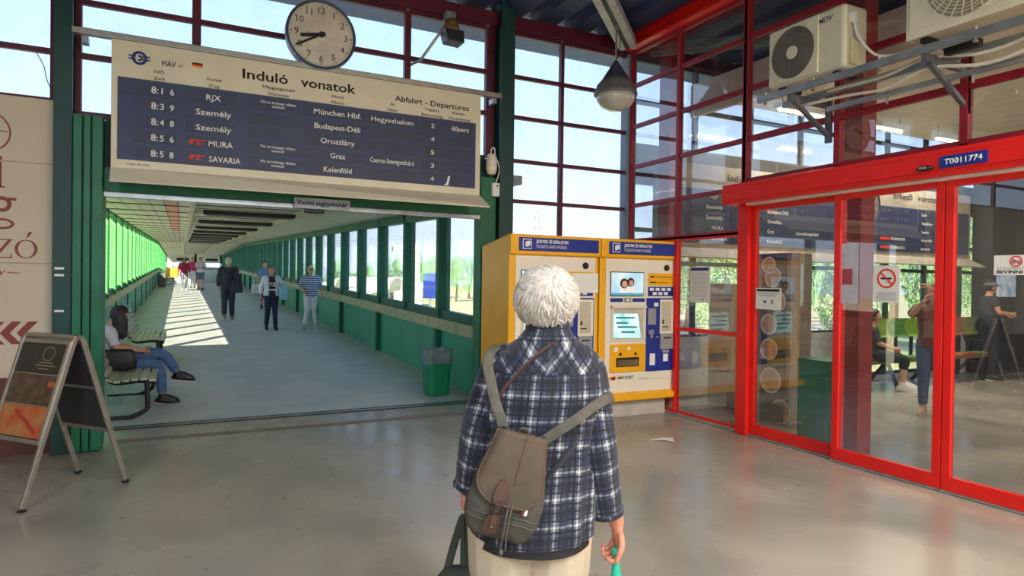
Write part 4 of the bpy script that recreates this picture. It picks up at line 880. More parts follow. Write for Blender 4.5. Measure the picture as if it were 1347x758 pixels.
for y in (4.15, 2.95, 1.6):
    MB().box(4.88, 5.43, y-.02, y+.02, 3.27, 3.33).build('bracket_arm', m_grey if 0 else mat('dark_bracket', (92, 94, 100), .5), t, world=True); MB().bar((4.95, y, 3.27), (5.40, y, 3.02), .035, .035).build('bracket_strut', MATS['dark_bracket'], t, world=True); MB().box(5.40, 5.43, y-.03, y+.03, 2.95, 3.45).build('bracket_plate', MATS['dark_bracket'], t, world=True)
for y in (4.42, 3.9, 3.3, 2.6, 2.0): MB().cyl((4.88, y, 3.30), (4.88, y, 3.41), .010, 8).build('bolt', m_alu, t, world=True); MB().cyl((4.88, y, 3.30), (4.88, y, 3.315), .018, 6).build('nut', m_alu, t, world=True)
for y in (3.4, 2.75): MB().cyl((5.14, y, 3.10), (5.14, y, 3.20), .010, 8).build('bolt', m_alu, t, world=True)
for k, (zz, lb) in enumerate(((3.22, 'pale insulated pipe looping under the rack, lower one'), (3.30, 'pale insulated pipe under the rack, upper one'))):
    o = MB().tube([(5.02+k*.05, 4.1-k*.2, zz+.02), (5.05, 3.7, zz+.01), (5.04, 3.35, zz-.02+k*.02), (5.02, 3.0, zz+.04), (5.06, 2.6, zz-.03), (5.04, 2.0, zz+.03), (5.1, 1.2, zz)], .014, 8, 5).build('insulated_pipe', mat('pale_insulation', (206, 200, 186), .7), None, smooth=True); tag(o, lb, 'pipe')
m = MB().tube([(4.98, 2.25, 3.30), (4.99, 2.27, 3.18), (5.0, 2.2, 3.12), (5.0, 1.95, 3.12), (5.0, 1.6, 3.2)], .016, 8, 5).build('drain_hose', m_white, None, smooth=True); tag(m, 'white drain hose loop under the larger air conditioner', 'hose')
q = MB().box(4.96, 5.02, 2.62, 2.86, 3.30, 3.36).build('cable_clamp', m_black, None, bevel=.008); tag(q, 'black clamp block on the rack below the larger air conditioner', 'clamp')
# ================================================================ WAITING HALL CONTENTS SEEN THROUGH THE GLASS
q = MB().box(5.62, 6.0, 4.27, 4.62, 0, .87).build('green_box', mat('green_cabinet', (12, 120, 70), .45), None, bevel=.01); tag(q, 'plain green cabinet on the floor just inside the first red door', 'cabinet')
t = thing('display_column', 'tall dark display column with white rings behind the first red door', 'display', (6.25, 5.5, 0))
MB().box(6.15, 6.5, 5.16, 5.80, 0, 1.98).build('body', mat('taupe_column', (150, 136, 118), .5), t, world=True, bevel=.01); MB().box(6.135, 6.15, 5.22, 5.56, .02, 1.96).build('dark_front', mat('dark_front', (44, 42, 46), .4), t, world=True)
for k, (cy, cz_, R) in enumerate(((5.46, 1.93, .10), (5.40, 1.70, .12), (5.33, 1.42, .12), (5.45, 1.15, .12), (5.44, .86, .125), (5.41, .50, .15), (5.26, .16, .14))):
    zt = min(cz_+R, 1.97); vring(MB(), cy, cz_ if cz_ < 1.8 else 1.84, R-.02, R, 6.131, n=30).build('white_ring', m_white, t, world=True)
    n = 24; cz2 = cz_ if cz_ < 1.8 else 1.84; MB().loft([[(6.134, cy+math.cos(2*PI*j/n)*(R-.02), cz2+math.sin(2*PI*j/n)*(R-.02)) for j in range(n)], [(6.130, cy+math.cos(2*PI*j/n)*(R-.02), cz2+math.sin(2*PI*j/n)*(R-.02)) for j in range(n)]]).build('tan_disc', mat('tan_disc', (214, 178, 142), .5, rgb2=(190, 150, 120)), t, world=True)
MB().box(6.10, 6.14, 5.22, 5.50, .04, .24).build('lower_box', m_dark, t, world=True)
t = thing('white_locker', 'pale grey cabinet inside behind the low glass beside the ticket machine', 'cabinet', (6.5, 6.3, 0))
MB().box(6.25, 6.75, 5.95, 6.55, .04, 1.62).build('body', mat('pale_grey_cabinet', (172, 176, 172), .5), t, world=True, bevel=.01)
for z in (.45, .85, 1.25): MB().box(6.238, 6.25, 5.97, 6.53, z-.35, z+.0).build('drawer', mat('pale_grey_cabinet', (172, 176, 172), .5), t, world=True, bevel=.004)
t = thing('waiting_bench', 'wooden rail bench under the coloured seats by the hall windows', 'bench', (11.6, 6.75, 0))
MB().box(9.3, 12.7, 6.75, 6.80, .80, .87).build('upper_rail', mat('wood_rail', (140, 100, 70), .5), t, world=True); MB().box(9.3, 12.7, 6.45, 6.80, .40, .45).build('seat_rail', MATS['wood_rail'], t, world=True)
for x in (10.1, 11.3, 12.5): MB().bar((x, 6.42, 0), (x, 6.6, .42), .05, .04).bar((x, 6.95, 0), (x, 6.6, .42), .05, .04).bar((x, 6.62, .42), (x, 6.78, .85), .05, .04).build('leg', m_black, t, world=True)
for k, (nm, c_) in enumerate((('lime green', (150, 190, 70)), ('dark green', (90, 150, 70)), ('green', (130, 180, 50)), ('yellow', (225, 190, 40)), ('orange', (215, 130, 50)), ('brown-orange', (170, 90, 50)), ('olive', (120, 130, 50)))):
    x = 10.02+k*.41; o = MB().add([p for j in range(7) for p in ((x-.19, 6.60+.07*math.cos(PI*(j/6-.5)), .80+.30*j/6), (x+.19, 6.60+.07*math.cos(PI*(j/6-.5)), .80+.30*j/6), (x+.19, 6.625+.07*math.cos(PI*(j/6-.5)), .80+.30*j/6), (x-.19, 6.625+.07*math.cos(PI*(j/6-.5)), .80+.30*j/6))],
        [(4*j+a, 4*j+(a+1) % 4, 4*j+4+(a+1) % 4, 4*j+4+a) for j in range(6) for a in range(4)]+[(0, 1, 2, 3), (24, 25, 26, 27)]).build('seat_back', mat('seat_'+nm.replace(' ', '_').replace('-', '_'), c_, .4), None, smooth=False)
    o.name = 'waiting_chair'; MB().box(x-.19, x+.19, 6.42, 6.66, .46, .49).build('seat', o.data.materials[0], o); MB().box(x-.02, x+.02, 6.66, 6.70, .47, .85).build('stem', m_black, o); tag(o, nm+' curved plastic seat on the bench by the hall windows', 'chair', 'coloured seats in the waiting hall')
t = thing('food_stall', 'dark food stall with posters at the end of the waiting hall behind the capped man', 'stall', (14.5, 6.5, 0))
MB().box(13.35, 15.9, 6.75, 7.1, 0, 3.7).build('rear_panel', mat('stall_dark', (44, 46, 50), .5), t, world=True)
MB().box(15.3, 15.9, 1.5, 6.7, 0, 3.7).build('side_panel', MATS['stall_dark'], t, world=True)
MB().box(14.3, 14.9, 3.2, 6.4, 0, 1.02).build('counter', mat('counter_brown', (96, 66, 50), .5), t, world=True, bevel=.01)
MB().box(13.5, 14.1, 6.72, 6.75, 1.45, 2.05).build('lit_poster', mat('lit_poster', (120, 165, 205), .4, emit=.25, rgb2=(215, 222, 225)), t, world=True)
MB().box(14.5, 15.1, 6.72, 6.75, 1.2, 2.7).build('yellow_panel', mat('stall_yellow', (190, 160, 90), .5, emit=.1), t, world=True)
MB().box(15.26, 15.3, 4.4, 5.4, 1.2, 2.6).build('tan_panel', mat('stall_tan', (150, 120, 80), .5, emit=.05), t, world=True)
for k in range(5): x_ = 13.75+.0*k; MB().box(14.27, 14.30, 3.4+k*.6, 3.9+k*.6, .3, .92).build('counter_panel', mat('counter_panel_%d' % (k % 2), (110, 130, 60) if k % 2 else (110, 64, 44), .5), t, world=True)
# ================================================================ BINS
m_bin = mat('green_plastic', (10, 128, 84), .4, var=.05)
def bin_(x, y, label, s=1):
    t = thing('litter_bin', label, 'litter bin', (x, y, fz(y)))
    m = MB(); n = 24
    def rr(w, z): return [(math.copysign(abs(math.cos(2*PI*k/n))**.35, math.cos(2*PI*k/n))*w*s, math.copysign(abs(math.sin(2*PI*k/n))**.35, math.sin(2*PI*k/n))*w*.9*s, z*s) for k in range(n)]
    m.loft([rr(.15, 0), rr(.155, .02), rr(.185, .60), rr(.19, .60), rr(.19, .62), rr(.178, .62), rr(.15, .05)], cap=False); m.f.append(tuple(range(n))); m.build('body', m_bin, t)
    l = MB(); l.loft([rr(.186, .44), rr(.193, .50), rr(.196, .635), rr(.18, .645), rr(.172, .60), rr(.168, .45)], cap=False)
    r2 = random.Random(3); l.v = [(a+r2.uniform(-.004, .004), b_+r2.uniform(-.004, .004), c_+(r2.uniform(-.03, .01) if c_ < .5*s else r2.uniform(-.006, .006))) for a, b_, c_ in l.v]
    l.build('bin_liner', mat('grey_bin_liner', (110, 130, 130), .25, var=.2), t)
    return t
bin_(3.20, 8.62, 'green plastic bin with grey liner in the passage opening by the right jamb')
bin_(3.2, 48.0, 'green bin far down the walkway on the right', 1.35)
q = MB().add([(4.30, 5.32, .003), (4.42, 5.23, .012), (4.46, 5.12, .01), (4.52, 5.22, .02), (4.60, 5.28, .004), (4.50, 5.33, .008)], [(0, 1, 3, 5), (1, 2, 3), (3, 4, 5)]).build('paper_scrap', m_paper, None); q.modifiers.new('th', 'SOLIDIFY').thickness = .003
tag(q, 'crumpled white paper scrap on the floor in front of the right ticket machine', 'paper scrap')
# ================================================================ PEOPLE
m_skin_ = mat('skin', (205, 150, 124), .55, var=.06, scale=12)
TR = [(-.14, .10, .085), (-.06, .150, .105), (.05, .168, .118), (.28, .142, .102), (.52, .155, .112), (.76, .178, .108), (.88, .168, .088), (.96, .105, .066), (1.0, .062, .058)]
def remesh(mb, vox, smooth_it=4):
    me = bpy.data.meshes.new('tmp'); me.from_pydata(mb.v, [], mb.f); me.update()
    import bmesh
    b = bmesh.new(); b.from_mesh(me); bmesh.ops.recalc_face_normals(b, faces=b.faces); b.to_mesh(me); b.free()
    o = bpy.data.objects.new('tmp', me); COL.objects.link(o)
    r = o.modifiers.new('r', 'REMESH'); r.mode = 'VOXEL'; r.voxel_size = vox
    sm = o.modifiers.new('s', 'SMOOTH'); sm.iterations = smooth_it; sm.factor = .5
    bpy.context.view_layer.update(); dg = bpy.context.evaluated_depsgraph_get()
    e = bpy.data.meshes.new_from_object(o.evaluated_get(dg)); out = MB(); out.v = [tuple(v.co) for v in e.vertices]; out.f = [tuple(p.vertices) for p in e.polygons]
    bpy.data.objects.remove(o); bpy.data.meshes.remove(me); bpy.data.meshes.remove(e)
    return out
def spine_at(sp, f):
    a, b, c = [V(q) for q in sp]
    if f <= 0: return a+(b-a).normalized()*f*.53
    b2 = b*2-(a+c)*.5 if 0 else b
    return a*(1-f)**2+b2*2*f*(1-f)+c*f*f
def torso(sp, f0, f1, grow, side=(1, 0, 0), n=20, gy=None):
    rows = [(f0,)+interp(f0)]+[r for r in TR if f0 < r[0] < f1]+[(f1,)+interp(f1)]
    rings = []
    for f, rx, ry in rows:
        p = spine_at(sp, f); d = (spine_at(sp, f+.03)-spine_at(sp, f-.03)).normalized(); x = V(side); x = (x-d*x.dot(d)).normalized(); y = d.cross(x)
        rings.append([p+x*math.cos(2*PI*k/n)*(rx+grow)+y*math.sin(2*PI*k/n)*(ry+(gy if gy is not None else grow)) for k in range(n)])
    return rings
def interp(f):
    for a, b in zip(TR, TR[1:]):
        if a[0] <= f <= b[0]:
            t = (f-a[0])/(b[0]-a[0]); return (a[1]*(1-t)+b[1]*t, a[2]*(1-t)+b[2]*t)
    return TR[0][1:] if f < 0 else TR[-1][1:]
def hand(mb, w, hd, nrm, s=1, curl=.5, side=1):
    """palm and five separate fingers; hd = along the fingers, nrm = palm normal (fingers curl towards it)"""
    hd = V(hd).normalized(); nrm = V(nrm); nrm = (nrm-hd*nrm.dot(hd)).normalized(); x = hd.cross(nrm)*side
    palm = MB()
    rg = []
    for t, wx, th in ((0, .024, .018), (.03, .034, .017), (.06, .040, .015), (.085, .040, .013), (.094, .034, .009)):
        p = w+hd*t*s; rg.append([p+x*math.cos(2*PI*k/12)*wx*s+nrm*math.sin(2*PI*k/12)*th*s for k in range(12)])
    palm.loft(rg)
    fg = MB()
    for i, (off, L) in enumerate(((.030, .068), (.010, .076), (-.010, .070), (-.029, .054))):
        b = w+hd*.082*s+x*off*s; pts = [b-hd*.015*s]; d = hd.copy(); ang = 0
        for seg, fr in ((0, .45), (1, .31), (2, .24)):
            ang += curl*(.55 if seg == 0 else 1)+.06*i; d = hd*math.cos(ang)+nrm*math.sin(ang); pts.append(pts[-1]+d*(L*fr+(.015 if seg == 0 else 0))*s)
        fg.tube(pts, [.0092*s, .0088*s, .008*s, .0066*s], 8, 2, cap='round')
    b = w+hd*.028*s+x*.026*s; d1 = (x*.75+hd*.62+nrm*.25).normalized(); d2 = (hd*.85+x*.2+nrm*.5).normalized()
    fg.tube([b, b+d1*.036*s, b+d1*.036*s+d2*.03*s, b+d1*.036*s+d2*.052*s], [.012*s, .0105*s, .0095*s, .007*s], 8, 2, cap='round')
    return palm, fg
def person(label, loc, rz, s, spine, head, arms, legs, top=None, bottom=None, shoes=None, hair=('short', None), skin=None, vox=.013, group=None, headrot=(0, 0), shoulder=.172, curl=.5, hem=-.05, shirt_grow=.014, pant_grow=.016, feet=True, face=True):
    skin = skin or m_skin_
    t = thing('person', label, 'person', loc, rz, group)
    S = Matrix.Scale(s, 4)
    def Bd(mb, nm, m, **k):
        mb.v = [tuple(S @ V(p)) for p in mb.v]; return mb.build(nm, m, t, smooth=True, **k)
    body = MB(); body.loft(torso(spine, -.14, 1.0, 0))
    hc = V(head); nb = spine_at(spine, 1.0); HR = Matrix.Rotation(headrot[0], 4, 'Z') @ Matrix.Rotation(headrot[1], 4, 'X'); HM = Matrix.Translation(hc) @ HR
    body.tube([spine_at(spine, .93), nb, hc+HR @ V((0, .012, -.05))], [.06, .052, .05], 12)
    def skull(q):
        if q.z < 0: q.x *= 1-.25*(-q.z/.115); q.y *= 1-.12*(-q.z/.115)
        return q
    body.ell((0, 0, 0), (.074, .094, .115), 18, 12, HM, skull)
    body.ell((0, -.075, -.02), (.012, .022, .026), 8, 6, HM); body.ell((0, -.055, -.085), (.03, .028, .022), 8, 6, HM)
    for q in (-1, 1): body.ell((q*.076, .008, -.012), (.012, .02, .03), 8, 6, HM)
    fing = MB(); sh = {}
    xs = V((1, 0, 0)); spd = (spine_at(spine, .95)-spine_at(spine, .8)).normalized()
    for q in (-1, 1):
        A = arms[q]; p0 = spine_at(spine, .87)+xs*q*shoulder; sh[q] = p0
        el, wr = V(A[0]), V(A[1]); mid = (el+wr)/2
        body.tube([p0-xs*q*.03, p0, p0*.5+el*.5, el, mid*.6+el*.4, wr], [.05, .053, .045, .036, .037, .026], 12, 2, cap='round')
        hd = A[2] if len(A) > 2 else (wr-el); nr = A[3] if len(A) > 3 else (-q, 0, 0)
        pm, fg = hand(fing, wr, hd, nr, 1, curl, side=(A[4] if len(A) > 4 else q)); k = len(body.v); body.v += pm.v; body.f += [tuple(i+k for i in f) for f in pm.f]
        k = len(fing.v); fing.v += fg.v; fing.f += [tuple(i+k for i in f) for f in fg.f]
        hp = spine_at(spine, .0)+xs*q*.088; kn, an = V(legs[q][0]), V(legs[q][1]); toe = V(legs[q][2])
        body.tube([hp, hp*.5+kn*.5, kn, kn*.55+an*.45, an], [.088, .074, .054, .052, .036], 12, 2, cap='round')
        heel = an+(an-toe).normalized()*.05; heel.z = an.z-.045 if abs(an.z-toe.z) < .12 else heel.z
        body.tube([an, an*.5+toe*.5+V((0, 0, -.01)), toe], [.036, .034, .022], 10, 2, cap='round')
    bm_ = remesh(body, vox, 3); k = len(bm_.v); bm_.v += fing.v; bm_.f += [tuple(i+k for i in f) for f in fing.f]
    Bd(bm_, 'body', skin)
    if face:
        for q in (-1, 1):
            Bd(MB().ell((q*.03, -.083, .012), (.011, .007, .007), 10, 6, HM), 'eye', m_print); Bd(MB().ell((q*.03, -.084, .032), (.018, .006, .0035), 8, 5, HM), 'eyebrow', hair[1] or m_print)
        Bd(MB().ell((0, -.080, -.062), (.022, .006, .006), 10, 6, HM), 'mouth', mat('lips', (165, 90, 85), .5))
    hk, hm = hair[0], hair[1]
    if hk:
        H = MB()
        def cut(q):
            lim = .015 if hk == 'short' else -.01
            if q.y < -.03 and q.z < .05: q.y = -.03+(q.y+.03)*.2
            return q
        H.ell((0, .012, .018), (.086, .102, .112), 18, 12, HM, cut)
        if hk in ('bob', 'long'):
            L = .17 if hk == 'bob' else .34; rh = random.Random(5)
            for k in range(26):
                a_ = math.radians(-38+256*k/25); p0 = HM @ V((math.cos(a_)*.070, math.sin(a_)*.085+.012, .05)); ox_ = (p0-hc); ox_.z = 0
                l_ = L*rh.uniform(.8, 1.05)*(1 if math.sin(a_) > -.2 else .8); w_ = rh.uniform(.012, .017)
                H.tube([p0, p0+ox_*.22+V((0, 0, -.07)), p0+ox_*.30+V((0, 0, -.07-l_*.45)), p0+ox_*rh.uniform(.1, .35)+V((0, 0, -.05-l_))], [w_, w_*1.15, w_, w_*.35], 7, 3, cap='round')
        H = remesh(H, .011, 2)
        r3 = random.Random(len(label)); H.v = [(a+r3.uniform(-.002, .002), b+r3.uniform(-.002, .002), c+r3.uniform(-.002, .002)) for a, b, c in H.v]
        Bd(H, 'hair', hm)
    if top:
        m_, sl = top; T = MB(); T.loft(torso(spine, hem, .975, shirt_grow))
        for q in (-1, 1):
            A = arms[q]; p0 = sh[q]; el, wr = V(A[0]), V(A[1]); g = shirt_grow
            if sl <= .5: f = sl/.5; P_ = [p0-xs*q*.03, p0, p0*.5+el*.5 if f > .5 else p0*.75+el*.25, p0*(1-f)+el*f]; R_ = [.05+g, .054+g, .048+g, .042+g]
            else: f = (sl-.5)/.5; P_ = [p0-xs*q*.03, p0, p0*.5+el*.5, el, el*(1-f)+wr*f]; R_ = [.05+g, .054+g, .046+g, .040+g, .032+g*.8]
            T.tube(P_, R_, 12, 3, cap=True)
        T = remesh(T, vox, 3); Bd(T, 'shirt', m_)
    if bottom:
        m_, ln = bottom; T = MB(); T.loft(torso(spine, -.15, .16, pant_grow-.004))
        for q in (-1, 1):
            hp = spine_at(spine, .0)+xs*q*.088; kn, an = V(legs[q][0]), V(legs[q][1]); g = pant_grow
            if ln <= .5: f = ln/.5; P_ = [hp, hp*.5+kn*.5 if f > .5 else hp*.7+kn*.3, hp*(1-f)+kn*f]; R_ = [.09+g, .078+g, .066+g*1.4]
            else: f = (ln-.5)/.5; P_ = [hp, hp*.5+kn*.5, kn, kn*(1-f)+an*f]; R_ = [.09+g, .076+g, .056+g, .040+g]
            T.tube(P_, R_, 12, 3, cap=True)
        T = remesh(T, vox, 3); Bd(T, 'trousers' if ln > .6 else 'shorts', m_)
    if shoes:
        for q in (-1, 1):
            an, toe = V(legs[q][1]), V(legs[q][2]); T = MB(); f = (toe-an); f = V((f.x, f.y, f.z*.35)).normalized() if abs(f.z) < .12 else f.normalized(); sd_ = f.cross(V((0, 0, 1))).normalized(); u = sd_.cross(f).normalized()
            base = an-u*.048
            T.tube([base-f*.052, base-f*.02+u*.006, base+f*.06+u*.002, base+f*.13, base+f*.19-u*.012], [.036, .047, .047, .044, .024], 14, 3, side=sd_, flat=.92, cap='round'); T.tube([base, an+(V(legs[q][0])-an).normalized()*.045], [.049, .048], 12); T.tube([an, an*.5+toe*.5, toe], [.047, .045, .034], 12, 2, cap='round')
            T = remesh(T, .009, 2); Bd(T, 'shoe', shoes)
            So = MB(); So.tube([base-f*.065-u*.034, base+f*.08-u*.036, base+f*.19-u*.036, base+f*.215-u*.03], [.034, .045, .036, .02], 12, 3, side=sd_, flat=.28, cap='round'); Bd(So, 'sole', m_wprint if shoes is not m_black else mat('pale_sole', (200, 200, 195), .6))
    return t
ST = dict(spine=[(0, 0, .93), (0, .015, 1.2), (0, .02, 1.46)], head=(0, -.005, 1.60))
def stand(ph=0, armsw=.1, stride=.0, spread=.0):
    legs = {-1: [(-.09, -.03-stride*.4, .50), (-.10-spread, -stride*.9+.02, .085+abs(min(stride, 0))*.15), (-.11-spread, -stride*.9-.15, .035)], 1: [(.09, -.02+stride*.2, .50), (.10+spread, stride*.9+.02, .085), (.11+spread, stride*.9-.15, .035)]}
    arms = {-1: [(-.235, .03+armsw, 1.16), (-.25, .0+armsw*1.4-.05, .92)], 1: [(.235, .03-armsw, 1.16), (.25, -.04-armsw*1.4, .92)]}
    return legs, arms
def cloth(n, a, **k): return mat(n, a, .8, scale=9, **k)
S17 = 1/1.715
# man in dark suit walking away
lg, ar = stand(armsw=.06, stride=.12); lg[1] = [(.09, .02, .50), (.09, .22, .13), (.09, .13, .05)]
suit = cloth('charcoal_suit', (44, 48, 62)); grey_h = mat('grey_hair', (190, 188, 180), .8, scale=40, var=.2)
pm_ = person('grey-haired man in a dark suit walking away down the walkway with a shoulder bag', (1.24, 20.85, fz(20.85)), PI-.1, 1.83*S17, **ST, arms=ar, legs=lg, top=(suit, .97), bottom=(suit, .97), shoes=mat('tan_shoe', (150, 112, 86), .5), hair=('short', grey_h), hem=-.14, shirt_grow=.03, pant_grow=.026)
def bag(name, label, c, sz, m, cat='bag', rz=0, group=None, strap=None, handle=None, world=True):
    t = thing(name, label, cat, (c[0], c[1], c[2]-sz[2]/2), rz, group)
    w, d, h = sz; n = 20
    def rr(k, z): return [(math.copysign(abs(math.cos(2*PI*j/n))**.5, math.cos(2*PI*j/n))*w/2*k, math.copysign(abs(math.sin(2*PI*j/n))**.6, math.sin(2*PI*j/n))*d/2*k, z) for j in range(n)]
    MB().loft([rr(.85, 0), rr(1, .08*h), rr(1.02, .45*h), rr(.9, .85*h), rr(.75, h)]).build('pouch', m, t, smooth=True)
    if strap: MB().tube(strap, .012, 6, 4, flat=.4).build('strap', m, t, world=True)
    if handle: MB().tube([(-w*.25, 0, h), (-w*.2, 0, h+handle), (w*.2, 0, h+handle), (w*.25, 0, h)], .009, 6, 4).build('handle', m, t)
    return t
z0 = fz(20.85)
bag('shoulder_bag', 'dark shoulder bag hanging at the right side of the suited man', (1.46, 20.60, z0+.98), (.32, .14, .36), cloth('dark_bag', (52, 48, 64)), strap=[(1.50, 20.62, z0+1.12), (1.42, 20.66, z0+1.38), (1.38, 20.78, z0+1.53), (1.34, 20.9, z0+1.54)])
# walker in white jacket
lg, ar = stand(armsw=.03, stride=-.1); ar[-1] = [(-.25, .04, 1.17), (-.27, -.04, .95)]; ar[1] = [(.25, .02, 1.15), (.17, -.20, 1.18), (0, -.3, .3)]
wj = cloth('white_jacket', (222, 226, 238)); dk = cloth('dark_navy_trousers', (36, 40, 66))
pw = person('walker in an open white jacket and dark trousers coming towards the hall', (2.08, 17.8, fz(17.8)), .08, 1.64*S17, **ST, arms=ar, legs=lg, top=(cloth('dark_print_tee', (44, 46, 70)), .3), bottom=(dk, .97), shoes=m_black, hair=('short', mat('light_brown_hair', (132, 98, 78), .8, scale=40)), hem=-.10, shirt_grow=.012)
z0 = fz(17.8); s_ = 1.64*S17
T = MB()     # jacket: open front, two panels and back
for q in (-1, 1):
    rg = []
    for f in (-.02, .1, .3, .5, .7, .85, .93):
        p = spine_at(ST['spine'], f); rx, ry = interp(f); n = 8; a0, a1 = (-PI/2+.45*1, PI/2+.05) if q > 0 else (PI/2-.05, PI*1.5-.45); g = .03+.02*(1-f)
        o_ = [p+V((math.cos(a0+(a1-a0)*j/n)*(rx+g), math.sin(a0+(a1-a0)*j/n)*(ry+g), 0)) for j in range(n+1)]; i_ = [p+V((math.cos(a0+(a1-a0)*j/n)*(rx+g-.014), math.sin(a0+(a1-a0)*j/n)*(ry+g-.014), 0)) for j in range(n, -1, -1)]
        rg.append(o_+i_)
    T.loft(rg)
    A = ar[q]; p0 = spine_at(ST['spine'], .87)+V((q*.172, 0, 0)); T.tube([p0-V((q*.03, 0, 0)), p0, p0*.5+V(A[0])*.5, V(A[0]), V(A[0])*.15+V(A[1])*.85], [.07, .072, .062, .056, .046], 12, 3)
T.v = [tuple(V(p)*s_) for p in T.v]; T.build('jacket', wj, pw, smooth=True)
text('TZ', V((2.08, 17.8, z0))+V((0.01, -.142, 1.13)), RX, RU, .09, .17, m_wprint, pw, align='C', bold=.04)
MB().box(-.08, .08, -.145, -.135, 1.06*s_, 1.10*s_).build('shirt_band', m_wprint, pw)
bag('tote_bag', 'pale blue tote bag carried at the side of the walker in the white jacket', (2.36, 17.70, z0+.98), (.2, .14, .42), cloth('pale_blue_tote', (150, 200, 220)), strap=[(2.38, 17.72, z0+1.1), (2.30, 17.70, z0+1.33), (2.20, 17.8, z0+1.38)])
# person in blue behind
lg, ar = stand(armsw=.05, stride=.1)
person('dark-haired person in a blue tee walking behind the white-jacketed walker', (2.72, 25.4, fz(25.4)), .05, 1.72*S17, **ST, arms=ar, legs=lg, top=(cloth('blue_tee', (96, 138, 182)), .35), bottom=(cloth('purple_navy_trousers', (54, 50, 84)), .75), shoes=m_black, hair=('short', mat('dark_hair', (52, 40, 42), .8, scale=40)))
bag('hand_bag', 'pale grey handbag held by the person in blue', (2.42, 25.25, fz(25.4)+.72), (.30, .14, .34), cloth('pale_grey_bag', (206, 204, 212)), handle=.14)
# striped top walker
def stripes():
    m = bpy.data.materials.new('blue_white_stripes'); m.use_nodes = True; n = m.node_tree.nodes; l = m.node_tree.links; p = n['Principled BSDF']; p.inputs['Roughness'].default_value = .85
    t = n.new('ShaderNodeTexCoord'); w = n.new('ShaderNodeTexWave'); w.wave_type = 'BANDS'; w.bands_direction = 'Z'; w.inputs['Scale'].default_value = 5.6; w.inputs['Distortion'].default_value = .25
    l.new(t.outputs['Object'], w.inputs['Vector']); r = n.new('ShaderNodeValToRGB'); l.new(w.outputs[0], r.inputs[0])
    r.color_ramp.interpolation = 'CONSTANT'; r.color_ramp.elements[0].color = srgb(70, 110, 160); r.color_ramp.elements[1].color = srgb(205, 214, 226); r.color_ramp.elements[1].position = .62
    l.new(r.outputs[0], p.inputs['Base Color']); return m
lg, ar = stand(armsw=.02, stride=.02, spread=.06); ar[1] = [(.25, .05, 1.17), (.30, -.02, .94)]; ar[-1] = [(-.26, .04, 1.18), (-.17, -.14, 1.02), (.5, -.3, -.2)]
person('walker in a blue and white striped top, white trousers and sunglasses', (3.03, 17.6, fz(17.6)), -.1, 1.67*S17, **ST, arms=ar, legs=lg, top=(stripes(), .6), bottom=(cloth('white_trousers', (226, 226, 228)), .93), shoes=mat('silver_shoe', (170, 170, 170), .5), hair=('short', mat('white_hair', (214, 208, 204), .8, scale=40)), hem=-.12, shirt_grow=.03)
pst = [o for o in bpy.data.objects if o.get('label', '').startswith('walker in a blue and white')][0]
hz = 1.62*1.67*S17
for q in (-1, 1): MB().ell((q*.03, -.092, hz-.005), (.026, .008, .017), 10, 6).build('sunglass_lens', m_print, pst, smooth=True)
MB().box(-.075, .075, -.093, -.087, hz-.001, hz+.004).build('sunglass_frame', m_print, pst)
# far group
lg, ar = stand(armsw=.08, stride=.12)
person('far walker in a burgundy cardigan and grey trousers with an orange bag', (.15, 39.2, fz(39.2)), .1, 1.74*S17, **ST, arms=ar, legs=lg, top=(cloth('burgundy_cardigan', (150, 30, 62)), .9), bottom=(cloth('grey_trousers', (120, 126, 142)), .95), shoes=mat('white_shoe', (230, 228, 225), .5), hair=('bob', MATS['dark_hair']), vox=.018, hem=-.1, shirt_grow=.02)
bag('orange_bag', 'glowing orange and yellow bag carried by the far burgundy walker', (-.42, 38.9, fz(39)+.95), (.62, .2, .5), cloth('orange_bag', (250, 150, 60), rgb2=(250, 200, 70)), strap=[(-.2, 38.9, fz(39)+1.15), (0, 39.0, fz(39)+1.45)])
lg, ar = stand(armsw=.02, stride=-.1); ar = {-1: [(-.24, .02, 1.18), (-.12, -.2, 1.15), (.4, -.2, .1)], 1: [(.24, .02, 1.18), (.10, -.2, 1.15), (-.4, -.2, .1)]}
person('far walker in a white tee, denim shorts and backpack straps', (.95, 39.3, fz(39.3)), 0, 1.80*S17, **ST, arms=ar, legs=lg, top=(cloth('white_tee', (216, 218, 226)), .3), bottom=(cloth('denim_shorts', (92, 102, 134)), .42), shoes=m_black, hair=('short', MATS['dark_hair']), vox=.018)
pfar = [o for o in bpy.data.objects if o.get('label', '').startswith('far walker in a white')][0]
for q in (-1, 1): MB().tube([(q*.11, -.17, 1.15), (q*.12, -.17, 1.35), (q*.11, -.1, 1.52), (q*.1, .05, 1.55)], .022, 6, 3, flat=.4).build('backpack_strap', m_black, pfar)
lg, ar = stand(armsw=.1, stride=.1)
person('farthest walker in pink and white, half hidden between the other two', (.62, 42.6, fz(42.6)), 0, 1.80*S17, **ST, arms=ar, legs=lg, top=(cloth('pink_red_top', (190, 60, 96)), .6), bottom=(cloth('pale_trousers', (214, 208, 206)), .9), shoes=MATS['white_shoe'], hair=('short', MATS['light_brown_hair']), vox=.018)
